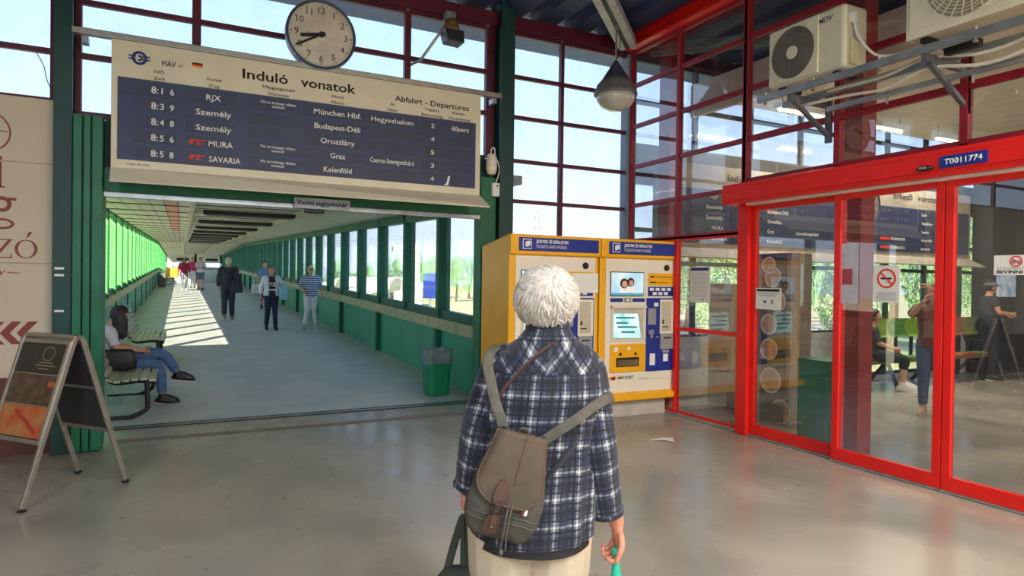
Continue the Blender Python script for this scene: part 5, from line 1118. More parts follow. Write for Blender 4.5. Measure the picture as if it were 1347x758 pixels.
# dark litter bin, luggage and trolley far down the walkway
q = bin_(-.98, 43.0, 'brown bin far down the walkway on the left', 1.25)
for c in q.children:
    if c.name.startswith('body'): c.data = c.data.copy(); c.data.materials[0] = mat('brown_bin', (120, 92, 88), .5)
def bench(x, y0, y1, label):
    t = thing('slatted_bench', label, 'bench', (x-.25, (y0+y1)/2, fz((y0+y1)/2)), group='slatted benches of the walkway'); zc = fz((y0+y1)/2); L = (y1-y0)/2
    ms = mat('weathered_slats', (186, 184, 160), .4, var=.2, scale=8, rgb2=(160, 166, 140)); mf = mat('black_bench_steel', (34, 30, 34), .4)
    prof = [(.25, .435), (.165, .45), (.08, .447), (-.005, .438), (-.09, .43), (-.165, .45), (-.205, .52), (-.235, .60), (-.26, .68), (-.285, .76), (-.31, .84)]
    for i, (px, pz) in enumerate(prof):
        a = (0 if i < 5 else [.35, .9, 1.15, 1.2, 1.2, 1.2][i-5]); M_ = Matrix.Translation((px, 0, pz)) @ Matrix.Rotation(a, 4, 'Y')
        MB().box(-.034, .034, -L, L, -.012, .012, M_).build('slat', ms, t, bevel=.004)
    for yy in (-L+.12, L-.12):
        MB().tube([(.27, yy, .40), (.1, yy, .415), (-.1, yy, .40), (-.19, yy, .46), (-.25, yy, .62), (-.33, yy, .84)], .022, 8, 3).build('rib', mf, t, smooth=True)
        MB().tube([(.19, yy, .41), (.20, yy, .2), (.19, yy, .10), (.06, yy, .03), (-.05, yy, .022), (-.30, yy, .022)], [.026, .026, .026, .024, .022, .022], 8, 4, cap='round').build('leg', mf, t, smooth=True)
    MB().cyl((.27, -L+.12, .38), (.27, L-.12, .38), .018, 8).build('stretcher', mf, t)
    return t
bench(-.24-.03, 8.2, 10.0, 'nearest slatted bench in the walkway, with the seated woman on it'); bench(-.27, 12.0, 14.1, 'second slatted bench further along the walkway, seat lit green')
bench(-.4, 46.5, 48.5, 'far dark slatted bench near the end of the walkway')
q = thing('luggage', 'dark luggage lying on the far bench of the walkway', 'luggage', (-.5, 47.3, fz(47.3)+.46)); MB().ell((0, 0, .18), (.28, .4, .18), 14, 8).build('bag_body', m_black, q, smooth=True); MB().tube([(0, -.2, .3), (0, 0, .45), (0, .2, .3)], .02, 6, 4).build('handle', m_black, q)
# seated woman on the bench, faces +X, legs crossed, looking down at a phone
jeans = cloth('blue_jeans', (66, 96, 140), rgb2=(84, 116, 158))
sp = [(0, 0, .54), (0, .06, .72), (0, -.10, .97)]
sc = 1.0
sp = [(0, .02, .54), (0, .08, .74), (0, .0, 1.02)]
pseat = person('seated woman in a white top and jeans looking down at her phone', (-.74, 9.25, fz(9.25)-.02), PI/2, .98, sp, (0, -.075, 1.14),
   {-1: [(-.21, -.06, .76), (-.06, -.32, .70), (.3, -.4, .1)], 1: [(.21, -.06, .75), (.06, -.33, .69), (-.3, -.4, .1)]},
   {-1: [(-.05, -.50, .50), (-.04, -.56, .10), (-.04, -.72, .05)], 1: [(.07, -.54, .64), (.14, -.74, .36), (.12, -.89, .31)]},
   top=(cloth('white_print_top', (206, 208, 222)), .45), bottom=(jeans, .93), shoes=m_black, hair=('long', mat('dark_brown_hair', (46, 38, 42), .6, scale=40, stretch=(8, 8, 1))), headrot=(0, .55), vox=.010, curl=.8, hem=-.1)
ph = thing('mobile_phone', 'dark mobile phone in the seated woman\'s hands', 'phone', (-.35, 9.25, .73)); MB().box(-.035, .035, -.075, .075, 0, .009, Matrix.Rotation(-.5, 4, 'Y')).build('body', m_black, ph, bevel=.003); MB().box(-.031, .031, -.068, .068, .009, .0105, Matrix.Rotation(-.5, 4, 'Y')).build('screen', mat('phone_screen', (90, 100, 120), .1, emit=.3), ph)
sg = thing('sunglasses', 'mirrored sunglasses pushed up on the hair of the seated woman', 'sunglasses', (-.575, 9.25, 1.235))
for k in (-1, 1): MB().ell((0, k*.032, 0), (.012, .028, .022), 12, 7).build('lens', mat('mirror_lens', (150, 160, 240), .1, metal=.6, var=.3), sg, smooth=True)
MB().tube([(-.09, -.075, -.02), (0, -.062, 0), (.004, 0, .004), (0, .062, 0), (-.09, .075, -.02)], .004, 6, 2).build('frame', m_print, sg)
bag('crossbody_bag', 'dark bag resting on the bench against the seated woman', (-.66, 8.93, fz(9)+.60), (.40, .12, .24), m_black)
# ================================================================ A-BOARD
ab_ = thing('pavement_board', 'folding aluminium pavement board with dark food posters left of the passage', 'pavement board', (-.84, 5.86, 0))
Wv = V((-.36, .43, 0)); Wn = Wv.normalized(); f1 = V((-.95, 5.41, 0)); f2 = V((-.37, 5.88, 0)); apR = V((-.66, 5.645, 1.15)); Sn = (f2-f1).normalized()
for nm, fr, sgn in (('front', f1, -1), ('back', f2, 1)):
    top_ = apR+Sn*sgn*.025
    for q in (0, 1):
        a = fr+Wv*q; b_ = top_+Wv*q; MB().bar(a+V((0, 0, .012)), b_, .034, .026, tuple(Wn)).build('leg', m_alu, ab_, world=True, bevel=.004)
        MB().bar(a, a+(b_-a)*.02, .04, .034, tuple(Wn)).build('rubber_foot', m_black, ab_, world=True)
    dn = (fr-top_); n_ = Wn.cross(dn.normalized()); n_ = n_ if n_.dot(Sn)*sgn > 0 else -n_
    def PT(u, v, o=0): return top_+Wv*u+dn*v+n_*o
    L = .62
    k0 = MB(); vs = [PT(.02, .03, .012), PT(.98, .03, .012), PT(.98, L, .012), PT(.02, L, .012), PT(.02, .03, -.004), PT(.98, .03, -.004), PT(.98, L, -.004), PT(.02, L, -.004)]
    k0.add(vs, [(0, 1, 2, 3), (7, 6, 5, 4), (0, 4, 5, 1), (1, 5, 6, 2), (2, 6, 7, 3), (3, 7, 4, 0)]); k0.build('panel', mat('dark_board_sheet', (52, 54, 56), .5), ab_, world=True)
    for v in ((.03, L) if nm == 'front' else (.03, L, .33)): MB().bar(PT(0, v, .004), PT(1, v, .004), .03 if v != .33 else .022, .03, tuple(n_)).build('cross_rail', m_alu, ab_, world=True, bevel=.003)
    for u in (.015, .985): MB().bar(PT(u, .02, .016), PT(u, L+.01, .016), .03, .02, tuple(n_)).build('frame_rail', m_alu, ab_, world=True, bevel=.003)
    if nm == 'front':
        m_p1 = mat('poster_dark', (44, 42, 40), .35, var=.2); m_p2 = mat('poster_brown', (66, 48, 40), .35, rgb2=(104, 80, 62), scale=14); m_p3 = mat('poster_food', (184, 130, 74), .35, rgb2=(196, 74, 40), scale=9)
        for (va, vb, mm) in ((.05, .225, m_p1), (.235, .41, m_p2), (.42, .60, m_p3)):
            MB().add([PT(.05, va, .0135), PT(.95, va, .0135), PT(.95, vb, .0135), PT(.05, vb, .0135), PT(.05, va, .0165), PT(.95, va, .0165), PT(.95, vb, .0165), PT(.05, vb, .0165)], [(0, 1, 2, 3), (7, 6, 5, 4), (0, 4, 5, 1), (1, 5, 6, 2), (2, 6, 7, 3), (3, 7, 4, 0)]).build('poster', mm, ab_, world=True)
        for v in (.23, .415): MB().bar(PT(.04, v, .018), PT(.96, v, .018), .008, .006, tuple(n_)).build('poster_strip', m_alu, ab_, world=True)
        m_tn = mat('tan_print', (140, 124, 88), .5)
        rg = []
        for k in range(25):
            a = 2*PI*k/24; rg.append([PT(.36+math.cos(a)*r_*1.5, .105+math.sin(a)*r_*.55, .0172) for r_ in (.07, .08)])
        MB().loft(rg, cap=False, closed=False).build('poster_ring', m_tn, ab_, world=True)
        for (ua, ub, v) in ((.22, .5, .16), (.16, .56, .178), (.28, .48, .197)): MB().bar(PT(ua, v, .0175), PT(ub, v, .0175), .008, .001, tuple(n_)).build('poster_writing', m_tn, ab_, world=True)
        MB().bar(PT(.13, .27, .0175), PT(.13, .30, .0175), .07, .001, tuple(n_)).build('price_spot', mat('orange_red_print', (200, 80, 50), .5), ab_, world=True)
        r4 = random.Random(4)
        for k in range(9):
            u, v = .2+k*.055, .57-k*.014+r4.uniform(-.006, .006); MB().ell(PT(u, v, .017), (.035, .03, .016), 8, 5).build('pictured_food', mat('printed_food_red', (190, 66, 40), .4), ab_, world=True, smooth=True) if 0 else MB().bar(PT(u-.035, v, .0176), PT(u+.035, v-.008, .0176), .03, .001, tuple(n_)).build('pictured_food', mat('printed_food_red', (178, 66, 40), .4), ab_, world=True)
MB().bar(apR+Wv*-.02+V((0, 0, .008)), apR+Wv*1.02+V((0, 0, .008)), .07, .03, (0, 0, 1)).build('hinge_bar', m_alu, ab_, world=True, bevel=.01)
# ================================================================ WAITING HALL PEOPLE
lg, ar = stand(); ar = {-1: [(-.22, -.12, 1.32), (-.05, -.30, 1.50), (.2, -.3, .5)], 1: [(.22, -.20, 1.48), (.03, -.27, 1.66), (-.6, -.1, .5)]}
person('standing woman in a brown-red top and jeans holding a phone up, inside the waiting hall', (8.39, 4.9, 0), -1.2, 1.64*S17, **ST, arms=ar, legs=lg, top=(cloth('brown_red_top', (128, 58, 50), rgb2=(90, 60, 56)), .5), bottom=(cloth('dusty_jeans', (70, 88, 118)), .93), shoes=mat('sand_shoe', (190, 160, 140), .6), hair=('bob', mat('warm_brown_hair', (84, 62, 50), .7, scale=40)), hem=-.1, shirt_grow=.02)
ar = {-1: [(-.24, -.02, 1.17), (-.10, -.28, 1.13), (.2, -.4, 0)], 1: [(.24, -.02, 1.17), (.10, -.28, 1.13), (-.2, -.4, 0)]}
lg, _ = stand()
pc = person('man in a grey-blue cap and dark tee standing inside near the food counter', (12.72, 6.45, 0), .9, 1.75*S17, **ST, arms=ar, legs=lg, top=(cloth('dark_tee', (46, 50, 62)), .3), bottom=(cloth('black_trousers', (30, 32, 40)), .95), shoes=m_black, hair=('short', MATS['dark_hair']))
MB().ell((0, .0, 1.67), (.09, .11, .07), 16, 8).build('cap_crown', mat('blue_grey_cap', (104, 124, 146), .8), pc, smooth=True); MB().ell((0, -.115, 1.655), (.06, .06, .010), 14, 6).build('cap_peak', MATS['blue_grey_cap'], pc, smooth=True)
lg, ar = stand()
person('person in black at the counter, cut by the right picture edge', (13.75, 5.75, 0), 1.6, 1.78*S17, **ST, arms=ar, legs=lg, top=(m_black, .9), bottom=(MATS['black_trousers'], .95), shoes=m_black, hair=('short', MATS['dark_hair']))
sp2 = [(0, 0, .54), (0, .05, .72), (0, .02, 1.02)]
person('seated person in dark clothes and white shoes on the hall bench behind the red column', (9.72, 6.58, 0), .75, .98, sp2, (0, -.01, 1.16),
  {-1: [(-.22, -.03, .76), (-.12, -.28, .66), (.2, -.4, -.1)], 1: [(.22, -.03, .76), (.12, -.28, .66), (-.2, -.4, -.1)]},
  {-1: [(-.10, -.42, .50), (-.10, -.40, .10), (-.10, -.56, .05)], 1: [(.10, -.42, .50), (.12, -.46, .10), (.13, -.62, .05)]},
  top=(MATS['dark_tee'], .5), bottom=(MATS['black_trousers'], .7), shoes=MATS['white_shoe'], hair=('short', MATS['dark_hair']))
# ================================================================ FOREGROUND WOMAN (seen from behind)
def plaid():
    m = bpy.data.materials.new('navy_white_plaid'); m.use_nodes = True; n = m.node_tree.nodes; l = m.node_tree.links; p = n['Principled BSDF']; p.inputs['Roughness'].default_value = .85; p.inputs['Sheen Weight'].default_value = .15
    t = n.new('ShaderNodeTexCoord'); sp = n.new('ShaderNodeSeparateXYZ'); l.new(t.outputs['UV'], sp.inputs[0])
    def mth(op, a, b=None):
        k = n.new('ShaderNodeMath'); k.operation = op
        for i, x in enumerate((a, b)):
            if x is None: continue
            if isinstance(x, (int, float)): k.inputs[i].default_value = x
            else: l.new(x, k.inputs[i])
        return k.outputs[0]
    def ramp(src, stops):
        r = n.new('ShaderNodeValToRGB'); r.color_ramp.interpolation = 'CONSTANT'; e = r.color_ramp.elements; e[0].position = stops[0][0]; e[0].color = (stops[0][1],)*3+(1,); e[1].position = stops[1][0]; e[1].color = (stops[1][1],)*3+(1,)
        for q, v in stops[2:]:
            k = e.new(q); k.color = (v, v, v, 1)
        l.new(src, r.inputs[0]); return r.outputs[0]
    out = []
    for ax, per in (('X', .074), ('Y', .080)):
        f = mth('FRACT', mth('DIVIDE', sp.outputs[ax], per))
        out.append((ramp(f, [(0, .04), (.30, .20), (.38, .06), (.50, .26), (.60, .60), (.68, .26), (.84, .06), (.93, .14)]), ramp(f, [(0, 1), (.14, .12), (.20, 1), (.44, .15), (.50, 1), (.84, .15), (.89, 1)])))
    li = mth('MULTIPLY', mth('ADD', out[0][0], out[1][0]), .80); bk = mth('MULTIPLY', out[0][1], out[1][1])
    nz = n.new('ShaderNodeTexNoise'); nz.inputs['Scale'].default_value = 60; l.new(t.outputs['Object'], nz.inputs['Vector'])
    li2 = mth('MULTIPLY', li, mth('ADD', mth('MULTIPLY', nz.outputs[0], .7), .65))
    cr_ = n.new('ShaderNodeValToRGB'); e = cr_.color_ramp.elements; e[0].position = .05; e[0].color = srgb(12, 15, 34); e[1].position = 1.0; e[1].color = srgb(205, 205, 202)
    k = e.new(.30); k.color = srgb(42, 48, 68); k = e.new(.62); k.color = srgb(124, 126, 132)
    l.new(li2, cr_.inputs[0]); mx = n.new('ShaderNodeMix'); mx.data_type = 'RGBA'; mx.inputs[6].default_value = srgb(10, 11, 18); l.new(cr_.outputs[0], mx.inputs[7]); l.new(bk, mx.inputs[0]); l.new(mx.outputs[2], p.inputs['Base Color'])
    b = n.new('ShaderNodeBump'); b.inputs['Strength'].default_value = .25; b.inputs['Distance'].default_value = .004; nz2 = n.new('ShaderNodeTexNoise'); nz2.inputs['Scale'].default_value = 22; l.new(t.outputs['Object'], nz2.inputs['Vector']); l.new(nz2.outputs[0], b.inputs['Height']); l.new(b.outputs[0], p.inputs['Normal'])
    return m
m_plaid = plaid()
FL = (1.07, 1.868, 0); FR = PI-YAW
beige = mat('beige_trousers', (184, 166, 142), .85, var=.05, scale=6, bump=.3)
m_askin = mat('tanned_skin', (196, 128, 102), .55, var=.12, scale=25)
fg = person('elderly woman with short white hair, plaid shirt and beige trousers, seen from behind', FL, FR, 1.0,
    [(.04, 0, .86), (.01, .03, 1.13), (-.005, .02, 1.40)], (-.005, -.01, 1.535),
    {1: [(.205, .04, 1.13), (.252, -.02, .94), (.06, -.15, -1), (-1, .15, 0)], -1: [(-.18, .045, 1.09), (-.248, -.01, .805), (-.12, -.12, -1), (1, .25, 0)]},
    {1: [(.135, -.02, .46), (.14, .03, .085), (.15, -.13, .035)], -1: [(-.05, -.02, .46), (-.055, .03, .085), (-.065, -.13, .035)]},
    top=None, bottom=(beige, .93), shoes=mat('brown_walking_shoe', (110, 84, 66), .6), hair=(None, None), skin=m_askin, vox=.0065, curl=1.0, pant_grow=.036, face=True, shoulder=.112)
VMx = Matrix.Rotation(PI, 4, 'Z')
def wr_(mb, amp, fr, seed=0):
    o = []
    for p in mb.v:
        q = V(p); nv = noise.noise_vector(V((q.x*fr+seed, q.y*fr, q.z*fr*.7))); nv2 = noise.noise_vector(V((q.x*fr*3+seed, q.y*fr*3, q.z*fr*1.6))); o.append(tuple(q+nv*amp+nv2*amp*.35))
    mb.v = o; return mb
def vb(mb, nm, m, par=fg, smooth=True, **k):
    mb.v = [tuple(VMx @ V(p)) for p in mb.v]; return mb.build(nm, m, par, smooth=smooth, **k)
SH = [(.785, -.035, .205, .150, 0), (.90, -.032, .207, .150, 0), (1.02, -.022, .198, .140, 0), (1.15, -.012, .195, .136, -.01), (1.26, -.002, .196, .134, -.02), (1.325, .002, .186, .122, -.022), (1.37, .005, .158, .104, -.018), (1.402, .008, .118, .086, -.008), (1.425, .009, .080, .070, 0), (1.445, .010, .066, .064, .004), (1.468, .010, .068, .066, .004)]
def shat(z):
    z = min(max(z, SH[0][0]), SH[-1][0])
    for a, b in zip(SH, SH[1:]):
        if a[0] <= z <= b[0]:
            t = (z-a[0])/(b[0]-a[0]); t = t if a[0] > 1.3 else t*t*(3-2*t)*.4+t*.6; return [a[i]*(1-t)+b[i]*t for i in range(1, 5)]
def shpt(a, z, g=0):
    cx, hw, dp, cy = shat(z); c, s = math.cos(a), math.sin(a)
    e = .85; c2 = math.copysign(abs(c)**e, c); s2 = math.copysign(abs(s)**e, s)
    return V((cx+c2*(hw+g), cy+s2*(dp+g), z))
NA, NZ = 120, 90
def shirt_section(z0, z1, nz, rot):
    mb = MB(); rings = []; uvs = []
    for i in range(nz+1):
        z = z0+(z1-z0)*i/nz; rg = []; uv = []
        for j in range(NA+1):
            a = 2*PI*j/NA; zz = z
            if z < .95: zz = z+(.95-z)/(.165)*(.028*abs(math.cos(a))**3-.012)
            f = noise.noise(V((math.cos(a)*4.5, math.sin(a)*4.5, z*1.6)))*.010+noise.noise(V((math.cos(a)*9, math.sin(a)*9+z*5, z*3.5)))*.0055+noise.noise(V((math.cos(a)*3+z*9, 7.3, z*12+math.sin(a)*2)))*.004
            f *= min(1, max(.15, (1.44-z)*6)); p = shpt(a, z, f); p.z = zz; rg.append(p)
            u = a/(2*PI)*1.184; v = z
            if rot:
                sgn = 1 if math.cos(a) > 0 else -1; an = math.radians(38)*sgn*-1; x_, y_ = p.x, z+(-p.y)*.4; u, v = x_*math.cos(an)-y_*math.sin(an), x_*math.sin(an)+y_*math.cos(an)
            uv.append((u, v))
        rings.append(rg[:-1]); uvs.append(uv)
    mb.loft(rings, cap=False, uvs=uvs); return mb
lower = shirt_section(.785, 1.318, 76, False); vb(lower, 'shirt', m_plaid)
yoke = shirt_section(1.316, 1.425, 22, True); vb(yoke, 'shirt_yoke', m_plaid)
col_ = MB(); rings = []; uvs = []
for i, (z, g) in enumerate(((1.418, .006), (1.428, .010), (1.445, .009), (1.462, .006), (1.478, .003), (1.480, -.003), (1.46, -.007))):
    rings.append([shpt(2*PI*j/60, min(z, 1.468), g)+V((0, 0, z-min(z, 1.468)+(-.012 if math.sin(2*PI*j/60) > .6 else 0))) for j in range(60)]); uvs.append([(j/60*.5, z) for j in range(61)])
col_.loft(rings, cap=False, uvs=uvs); vb(col_, 'shirt_collar', m_plaid)
for q, (el, hm_, rr, sx_) in ((-1, (V((-.196, -.035, 1.13)), V((-.232, .01, .925)), (.058, .068, .070, .069, .067, .058), (.095, .138, .163))), (1, (V((.168, -.035, 1.09)), V((.212, .005, .845)), (.058, .066, .070, .068, .062, .056), (.095, .132, .148)))):
    S0 = V((q*sx_[0], -.005, 1.36)); S1 = V((q*sx_[1], -.008, 1.318)); S2 = V((q*sx_[2], -.012, 1.24))
    sl = MB(); sl.tube([S0, S1, S2, el, el*.45+hm_*.55, hm_], rr, 40, 14, uvscale=.46, side=(0, 1, 0)); wr_(sl, .007, 9, q*5); vb(sl, 'sleeve', m_plaid)
    cf = MB(); dd = (hm_-el).normalized(); cf.tube([hm_-dd*.012, hm_+dd*.003], [.0625 if q < 0 else .0605]*2, 40, uvscale=.40, side=(0, 1, 0)); vb(cf, 'sleeve_hem', m_plaid)
us = MB(); us.loft([[shpt(2*PI*j/60, .80, -.012)+V((0, 0, z-.80+(.02*abs(math.cos(2*PI*j/60))**2))) for j in range(60)] for z in (.742, .775, .86)], cap=False); wr_(us, .004, 8); vb(us, 'undershirt', m_black)
vb(MB().tube([(-.262, .03, .935), (-.262, .028, .915)], [.036, .036], 20, side=(1, 0, 0)), 'watch_strap', mat('brown_leather', (74, 46, 36), .5, var=.2, scale=30))
# hair
m_whair = mat('white_fluffy_hair', (196, 184, 172), .75, var=.10, scale=30, sheen=.4)
hcx, hcz = .004, 1.545
def hs(d): # surface radius along direction (view coords)
    r = V((.103, .112, .108)); k = 1/math.sqrt((d.x/r.x)**2+(d.y/r.y)**2+(d.z/r.z)**2)
    k *= 1+.035*noise.noise(d*3.2)
    if d.z < -.2: k *= 1-.10*(-d.z-.2)
    return k
hb = MB(); rings = []
for i in range(25):
    a = -PI/2+PI*i/24; a = max(min(a, PI/2-.01), -PI/2+.01); rg = []
    for j in range(40):
        b = 2*PI*j/40; d = V((math.cos(a)*math.cos(b), math.cos(a)*math.sin(b), math.sin(a))); k = hs(d)*.97
        if d.y > .45: k *= .82      # open face side
        rg.append(V((hcx, 0, hcz))+d*k)
    rings.append(rg)
hb.loft(rings); ho = vb(hb, 'hair', m_whair)
r5 = random.Random(11); lk = MB(); ca = V((.12, -.72, .55)).normalized(); cb1 = ca.orthogonal().normalized(); cb2 = ca.cross(cb1)
for i in range(2600):
    ph_ = r5.uniform(0, 2*PI); th = abs(r5.gauss(.9, .65)) if i > 300 else r5.uniform(0, .5)
    if th > 2.1: continue
    L = r5.uniform(.30, .62); sw = r5.uniform(-.35, .35)+.15; lift = r5.uniform(.985, 1.035); flare = r5.uniform(-.01, .06)+(.08 if th > 1.5 else 0)*r5.random(); pts = []
    ok = True
    for k in range(5):
        t_ = k/4; aa = th+L*t_; bb = ph_+sw*t_*.8; d = ca*math.cos(aa)+(cb1*math.cos(bb)+cb2*math.sin(bb))*math.sin(aa)
        if d.y > .55 or d.z < -.93: ok = False; break
        pts.append(V((hcx, 0, hcz))+d*hs(d)*(lift+flare*t_*t_-.02*(t_ < .1)))
    if not ok or len(pts) < 5: continue
    w0 = r5.uniform(.0018, .0042); lk.tube(pts, [w0*.7, w0*1.2, w0*1.1, w0*.7, w0*.15], 4, 1)
vb(lk, 'hair_locks', m_whair, kind='stuff')
# ---------------- backpack
def pv(px, py, d): return V(((px-673.5)/859.4*d-.0964, d-2.15, 1.6-(py-(371.5+.0133*(px-673)))/859.4*d))
bp = thing('backpack', 'small worn olive-brown canvas backpack with leather buckle strap on the woman\'s back', 'backpack', (FL[0], FL[1], 0), FR)
m_canvas = mat('olive_canvas', (66, 62, 52), .9, var=.18, scale=14, bump=.4); m_flap = mat('brown_canvas_flap', (92, 74, 56), .9, scale=5, bump=.3, rgb2=(70, 62, 50)); m_leather = mat('brown_leather', (74, 46, 36), .5); m_pipe = mat('tan_piping', (92, 64, 50), .8); m_strap = mat('grey_webbing', (80, 75, 66), .85, var=.15, scale=30, bump=.3)
PM = Matrix.Translation(pv(651, 704, 1.945)) @ Matrix.Rotation(.245, 4, 'Y')
HP = .305
def psec(h):
    t = h/HP; hw = [.090, .112, .116, .110, .098, .084, .066]; dp = [.040, .058, .062, .058, .050, .040, .026]; k = min(t*6, 5.999); i = int(k); f = k-i; return hw[i]*(1-f)+hw[i+1]*f, dp[i]*(1-f)+dp[i+1]*f
def sq(a, e): c, s = math.cos(a), math.sin(a); return math.copysign(abs(c)**e, c), math.copysign(abs(s)**e, s)
pk = MB(); rings = []
for i in range(33):
    h = HP*i/32; hw, dp = psec(h); k = 1 if 1 < i < 31 else (.86 if i in (0, 32) else .96); rings.append([V((sq(2*PI*j/56, .6)[0]*hw*k, sq(2*PI*j/56, .6)[1]*dp*k, h)) for j in range(56)])
pk.loft([[PM @ p for p in r] for r in rings]); wr_(pk, .007, 16, 3); vb(pk, 'main_pouch', m_canvas, bp)
def surf(x, h, o):
    h2 = min(max(h, 0), HP); hw, dp = psec(h2); xx = min(abs(x)/hw, .999); y = -dp*(1-xx**(2/.6))**.3; return V((x, y-o, h))
fl_t = MB(); ft = []; NR = 22
for i in range(NR+1):
    t = i/NR; h = HP+.008-.205*t
    w_ = (.070+.030*min(t*1.4, 1))*(math.sqrt(max(0, 1-((t-.62)/.40)**2)) if t > .62 else 1)*.98+.004
    ft.append((h, w_))
rg_o = [[surf(w_*(2*j/16-1), h, .012)+V((0, 0, 0)) for j in range(17)]+[surf(w_*(2*j/16-1), h, .006) for j in range(16, -1, -1)] for h, w_ in ft]
top_r = [[V((ft[0][1]*(2*j/16-1), .0, HP+.012)) for j in range(17)]+[V((ft[0][1]*(2*j/16-1), .0, HP+.004)) for j in range(16, -1, -1)]]
fl_t.loft([[PM @ p for p in r] for r in top_r+rg_o]); wr_(fl_t, .004, 14, 9); vb(fl_t, 'flap', m_flap, bp)
edge = [PM @ surf(-w_, h, .012) for h, w_ in ft]+[PM @ surf(w_, h, .012) for h, w_ in reversed(ft[:-1])]
vb(wr_(MB().tube(edge, .003, 6, 1), .004, 14, 9), 'piping', m_pipe, bp)
vb(wr_(MB().tube([PM @ surf(.012, h, .0135) for h, w_ in ft[:16]], .0016, 5, 1), .004, 14, 9), 'flap_seam', m_pipe, bp)
def patch(pts_xh, nm, m, o=.016, th=.005):
    mb = MB(); n = len(pts_xh); k0 = [PM @ surf(x, h, o+th) for x, h in pts_xh]; k1 = [PM @ surf(x, h, o-.004) for x, h in pts_xh]
    mb.add(k0+k1, [tuple(range(n)), tuple(reversed(range(n, 2*n)))]+[(i, i+n, (i+1) % n+n, (i+1) % n) for i in range(n)]); return vb(mb, nm, m, bp, smooth=False)
cxp = -.022
patch([(cxp-.018, .158), (cxp-.012, .178), (cxp, .185), (cxp+.012, .178), (cxp+.020, .158), (cxp+.022, .135), (cxp+.012, .115), (cxp-.012, .115), (cxp-.020, .135)], 'leather_tab', m_leather, .018)
patch([(cxp-.008, .125), (cxp+.008, .125), (cxp+.007, .05), (cxp-.009, .05)], 'leather_strap', m_leather, .020)
patch([(cxp-.026, .065), (cxp-.016, .082), (cxp+.014, .080), (cxp+.020, .062), (cxp+.014, .030), (cxp-.006, .020), (cxp-.026, .034)], 'leather_base', m_leather, .014, .006)
vb(MB().tube([PM @ surf(cxp-.016, .108, .026), PM @ surf(cxp+.014, .108, .026), PM @ surf(cxp+.014, .090, .026), PM @ surf(cxp-.016, .090, .026), PM @ surf(cxp-.016, .108, .026)], .0028, 6, 1), 'buckle', m_black, bp)
vb(MB().ell(PM @ surf(cxp-.003, .048, .022), (.004, .004, .004), 8, 6), 'rivet', m_alu, bp)
for dx in (0, .010): vb(MB().tube([PM @ surf(cxp+.030+dx, .125, .012), PM @ surf(cxp+.032+dx, .08, .018), PM @ (surf(cxp+.036+dx, .03, .022)), PM @ (surf(cxp+.040+dx*1.6, .0, .022)+V((0, 0, -.018)))], .0028, 6, 3), 'cord', m_strap, bp)
vb(MB().ell(PM @ (surf(cxp+.044, .0, .022)+V((0, 0, -.024))), (.007, .007, .010), 8, 6), 'cord_knot', m_strap, bp)
patch([(.058, .132), (.066, .134), (.066, .100), (.058, .098)], 'small_label', m_wprint, .008, .004); patch([(.0505, .132), (.058, .132), (.058, .098), (.0505, .098)], 'label_edge', mat('dull_red_label', (120, 40, 40), .7), .008, .003)
for h in (.075, .055): vb(wr_(MB().tube([PM @ surf(x, h+.004*math.sin(x*30), .001) for x in [-.108+.018*k for k in range(13)]], .0022, 5, 1), .005, 16, 3), 'pocket_seam', m_strap, bp)
def web(pts, nm, w=.0165, m=m_strap, side=(1, 0, 0), par=bp): return vb(MB().tube(pts, w, 14, 6, flat=.16, side=side), nm, m, par)
web([pv(664, 582, 1.965), pv(657, 556, 1.975), pv(648, 530, 1.985), pv(641, 500, 1.99), pv(637, 478, 2.01), pv(642, 462, 2.06), pv(652, 455, 2.14)], 'left_strap', .0165, side=(1, .2, .3))
web([pv(694, 593, 1.975), pv(722, 574, 1.975), pv(755, 552, 1.985), pv(778, 535, 2.02), pv(792, 527, 2.06), pv(801, 523, 2.12), pv(803, 522, 2.2)], 'right_strap', .0165, side=(.5, 0, .85))
web([pv(697, 655, 1.985), pv(715, 632, 1.995), pv(738, 604, 2.00), pv(748, 590, 2.01), pv(756, 572, 2.03)], 'lower_strap', .014, mat('dark_webbing', (60, 60, 62), .85), side=(.7, 0, .7))
vb(MB().tube([PM @ V((-.012, 0, HP)), PM @ V((-.010, -.01, HP+.022)), PM @ V((.012, -.01, HP+.022)), PM @ V((.014, 0, HP))], .004, 6, 3), 'grab_loop', m_strap, bp)
for x in (-.05, .05): vb(MB().tube([PM @ V((x-.014, -.012, HP+.010)), PM @ V((x+.014, -.012, HP+.010))], .006, 8), 'strap_slider', m_black, bp)
ls = thing('leather_shoulder_strap', 'thin brown leather strap crossing the woman\'s back to her neck', 'strap', (FL[0], FL[1], 1.0), FR)
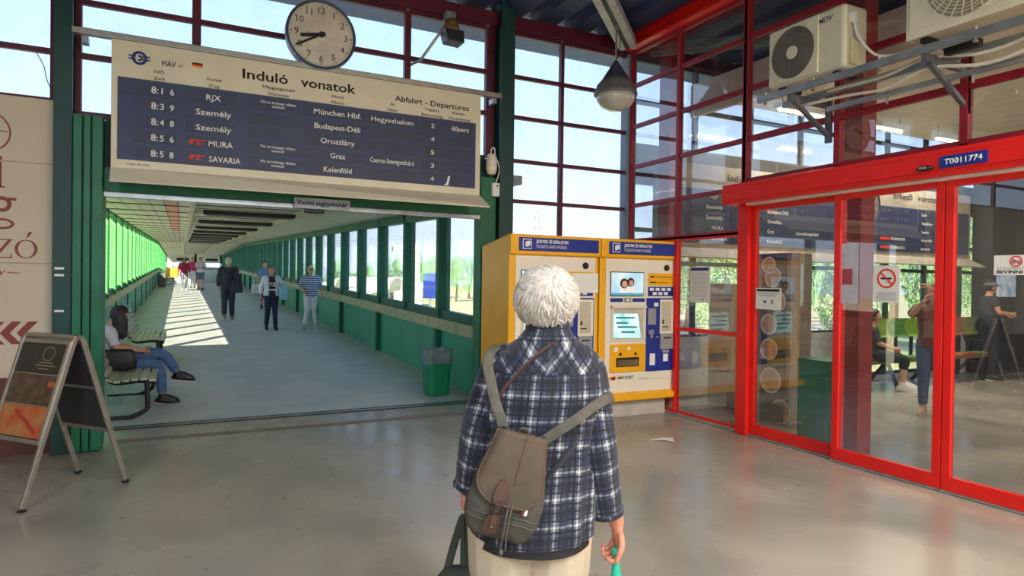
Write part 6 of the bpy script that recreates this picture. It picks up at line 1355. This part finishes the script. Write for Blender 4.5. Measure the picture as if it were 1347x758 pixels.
def vbl(mb, nm, m, par):
    mb.v = [tuple((VMx @ V(p))-V((0, 0, 1.0))) for p in mb.v]; return mb.build(nm, m, par, smooth=True)
vbl(MB().tube([pv(652, 530, 2.02), pv(655, 518, 2.0), pv(672, 497, 1.992), pv(694, 474, 2.00), pv(712, 460, 2.03), pv(726, 452, 2.07), pv(742, 447, 2.13)], .0095, 10, 6, flat=.25, side=(.7, 0, .7)), 'strap_band', mat('dark_brown_leather', (66, 46, 42), .6), ls)
# ---------------- carried bags
cbg = thing('carrier_bag', 'dark olive cloth bag hanging by its handles from the woman\'s left hand', 'bag', (FL[0], FL[1], 0), FR)
bx = -.262; m_ol = mat('dark_olive_cloth', (48, 54, 46), .85, var=.15)
for dx in (-.012, .012): vb(MB().tube([(bx-.02+dx*3.2, .0, .60), (bx-.012+dx*2, 0, .70), (bx+dx*.6, .0, .80), (bx+.008+dx*.4, .0, .822), (bx+.020+dx*1.2, .0, .79), (bx+.035+dx*2.4, 0, .60)], .013, 10, 5, flat=.3, side=(1, 0, 0)), 'handle', m_ol, cbg)
bg_ = MB(); bg_.loft([[V((bx+sq(2*PI*j/24, .6)[0]*w_, sq(2*PI*j/24, .6)[1]*d_, z)) for j in range(24)] for z, w_, d_ in ((.22, .12, .05), (.25, .15, .07), (.45, .145, .065), (.60, .10, .04), (.66, .055, .02))]); wr_(bg_, .01, 8); vb(bg_, 'pouch', m_ol, cbg)
um = thing('folded_umbrella', 'teal folded umbrella hanging from the woman\'s right hand', 'umbrella', (FL[0], FL[1], 0), FR)
m_teal = mat('teal_fabric', (34, 170, 140), .6, var=.1, scale=15)
ux = .245
vb(MB().tube([(ux, .0, .700), (ux+.001, 0, .66), (ux+.004, 0, .58), (ux+.005, 0, .45), (ux+.005, 0, .36)], [.011, .013, .024, .022, .008], 14, 3), 'canopy', m_teal, um)
vb(MB().tube([(ux+.005, 0, .37), (ux+.005, 0, .32)], .005, 8), 'tip', m_black, um); vb(MB().tube([(ux, 0, .69), (ux, 0, .73)], .013, 10), 'handle', m_teal, um)
flush_text()
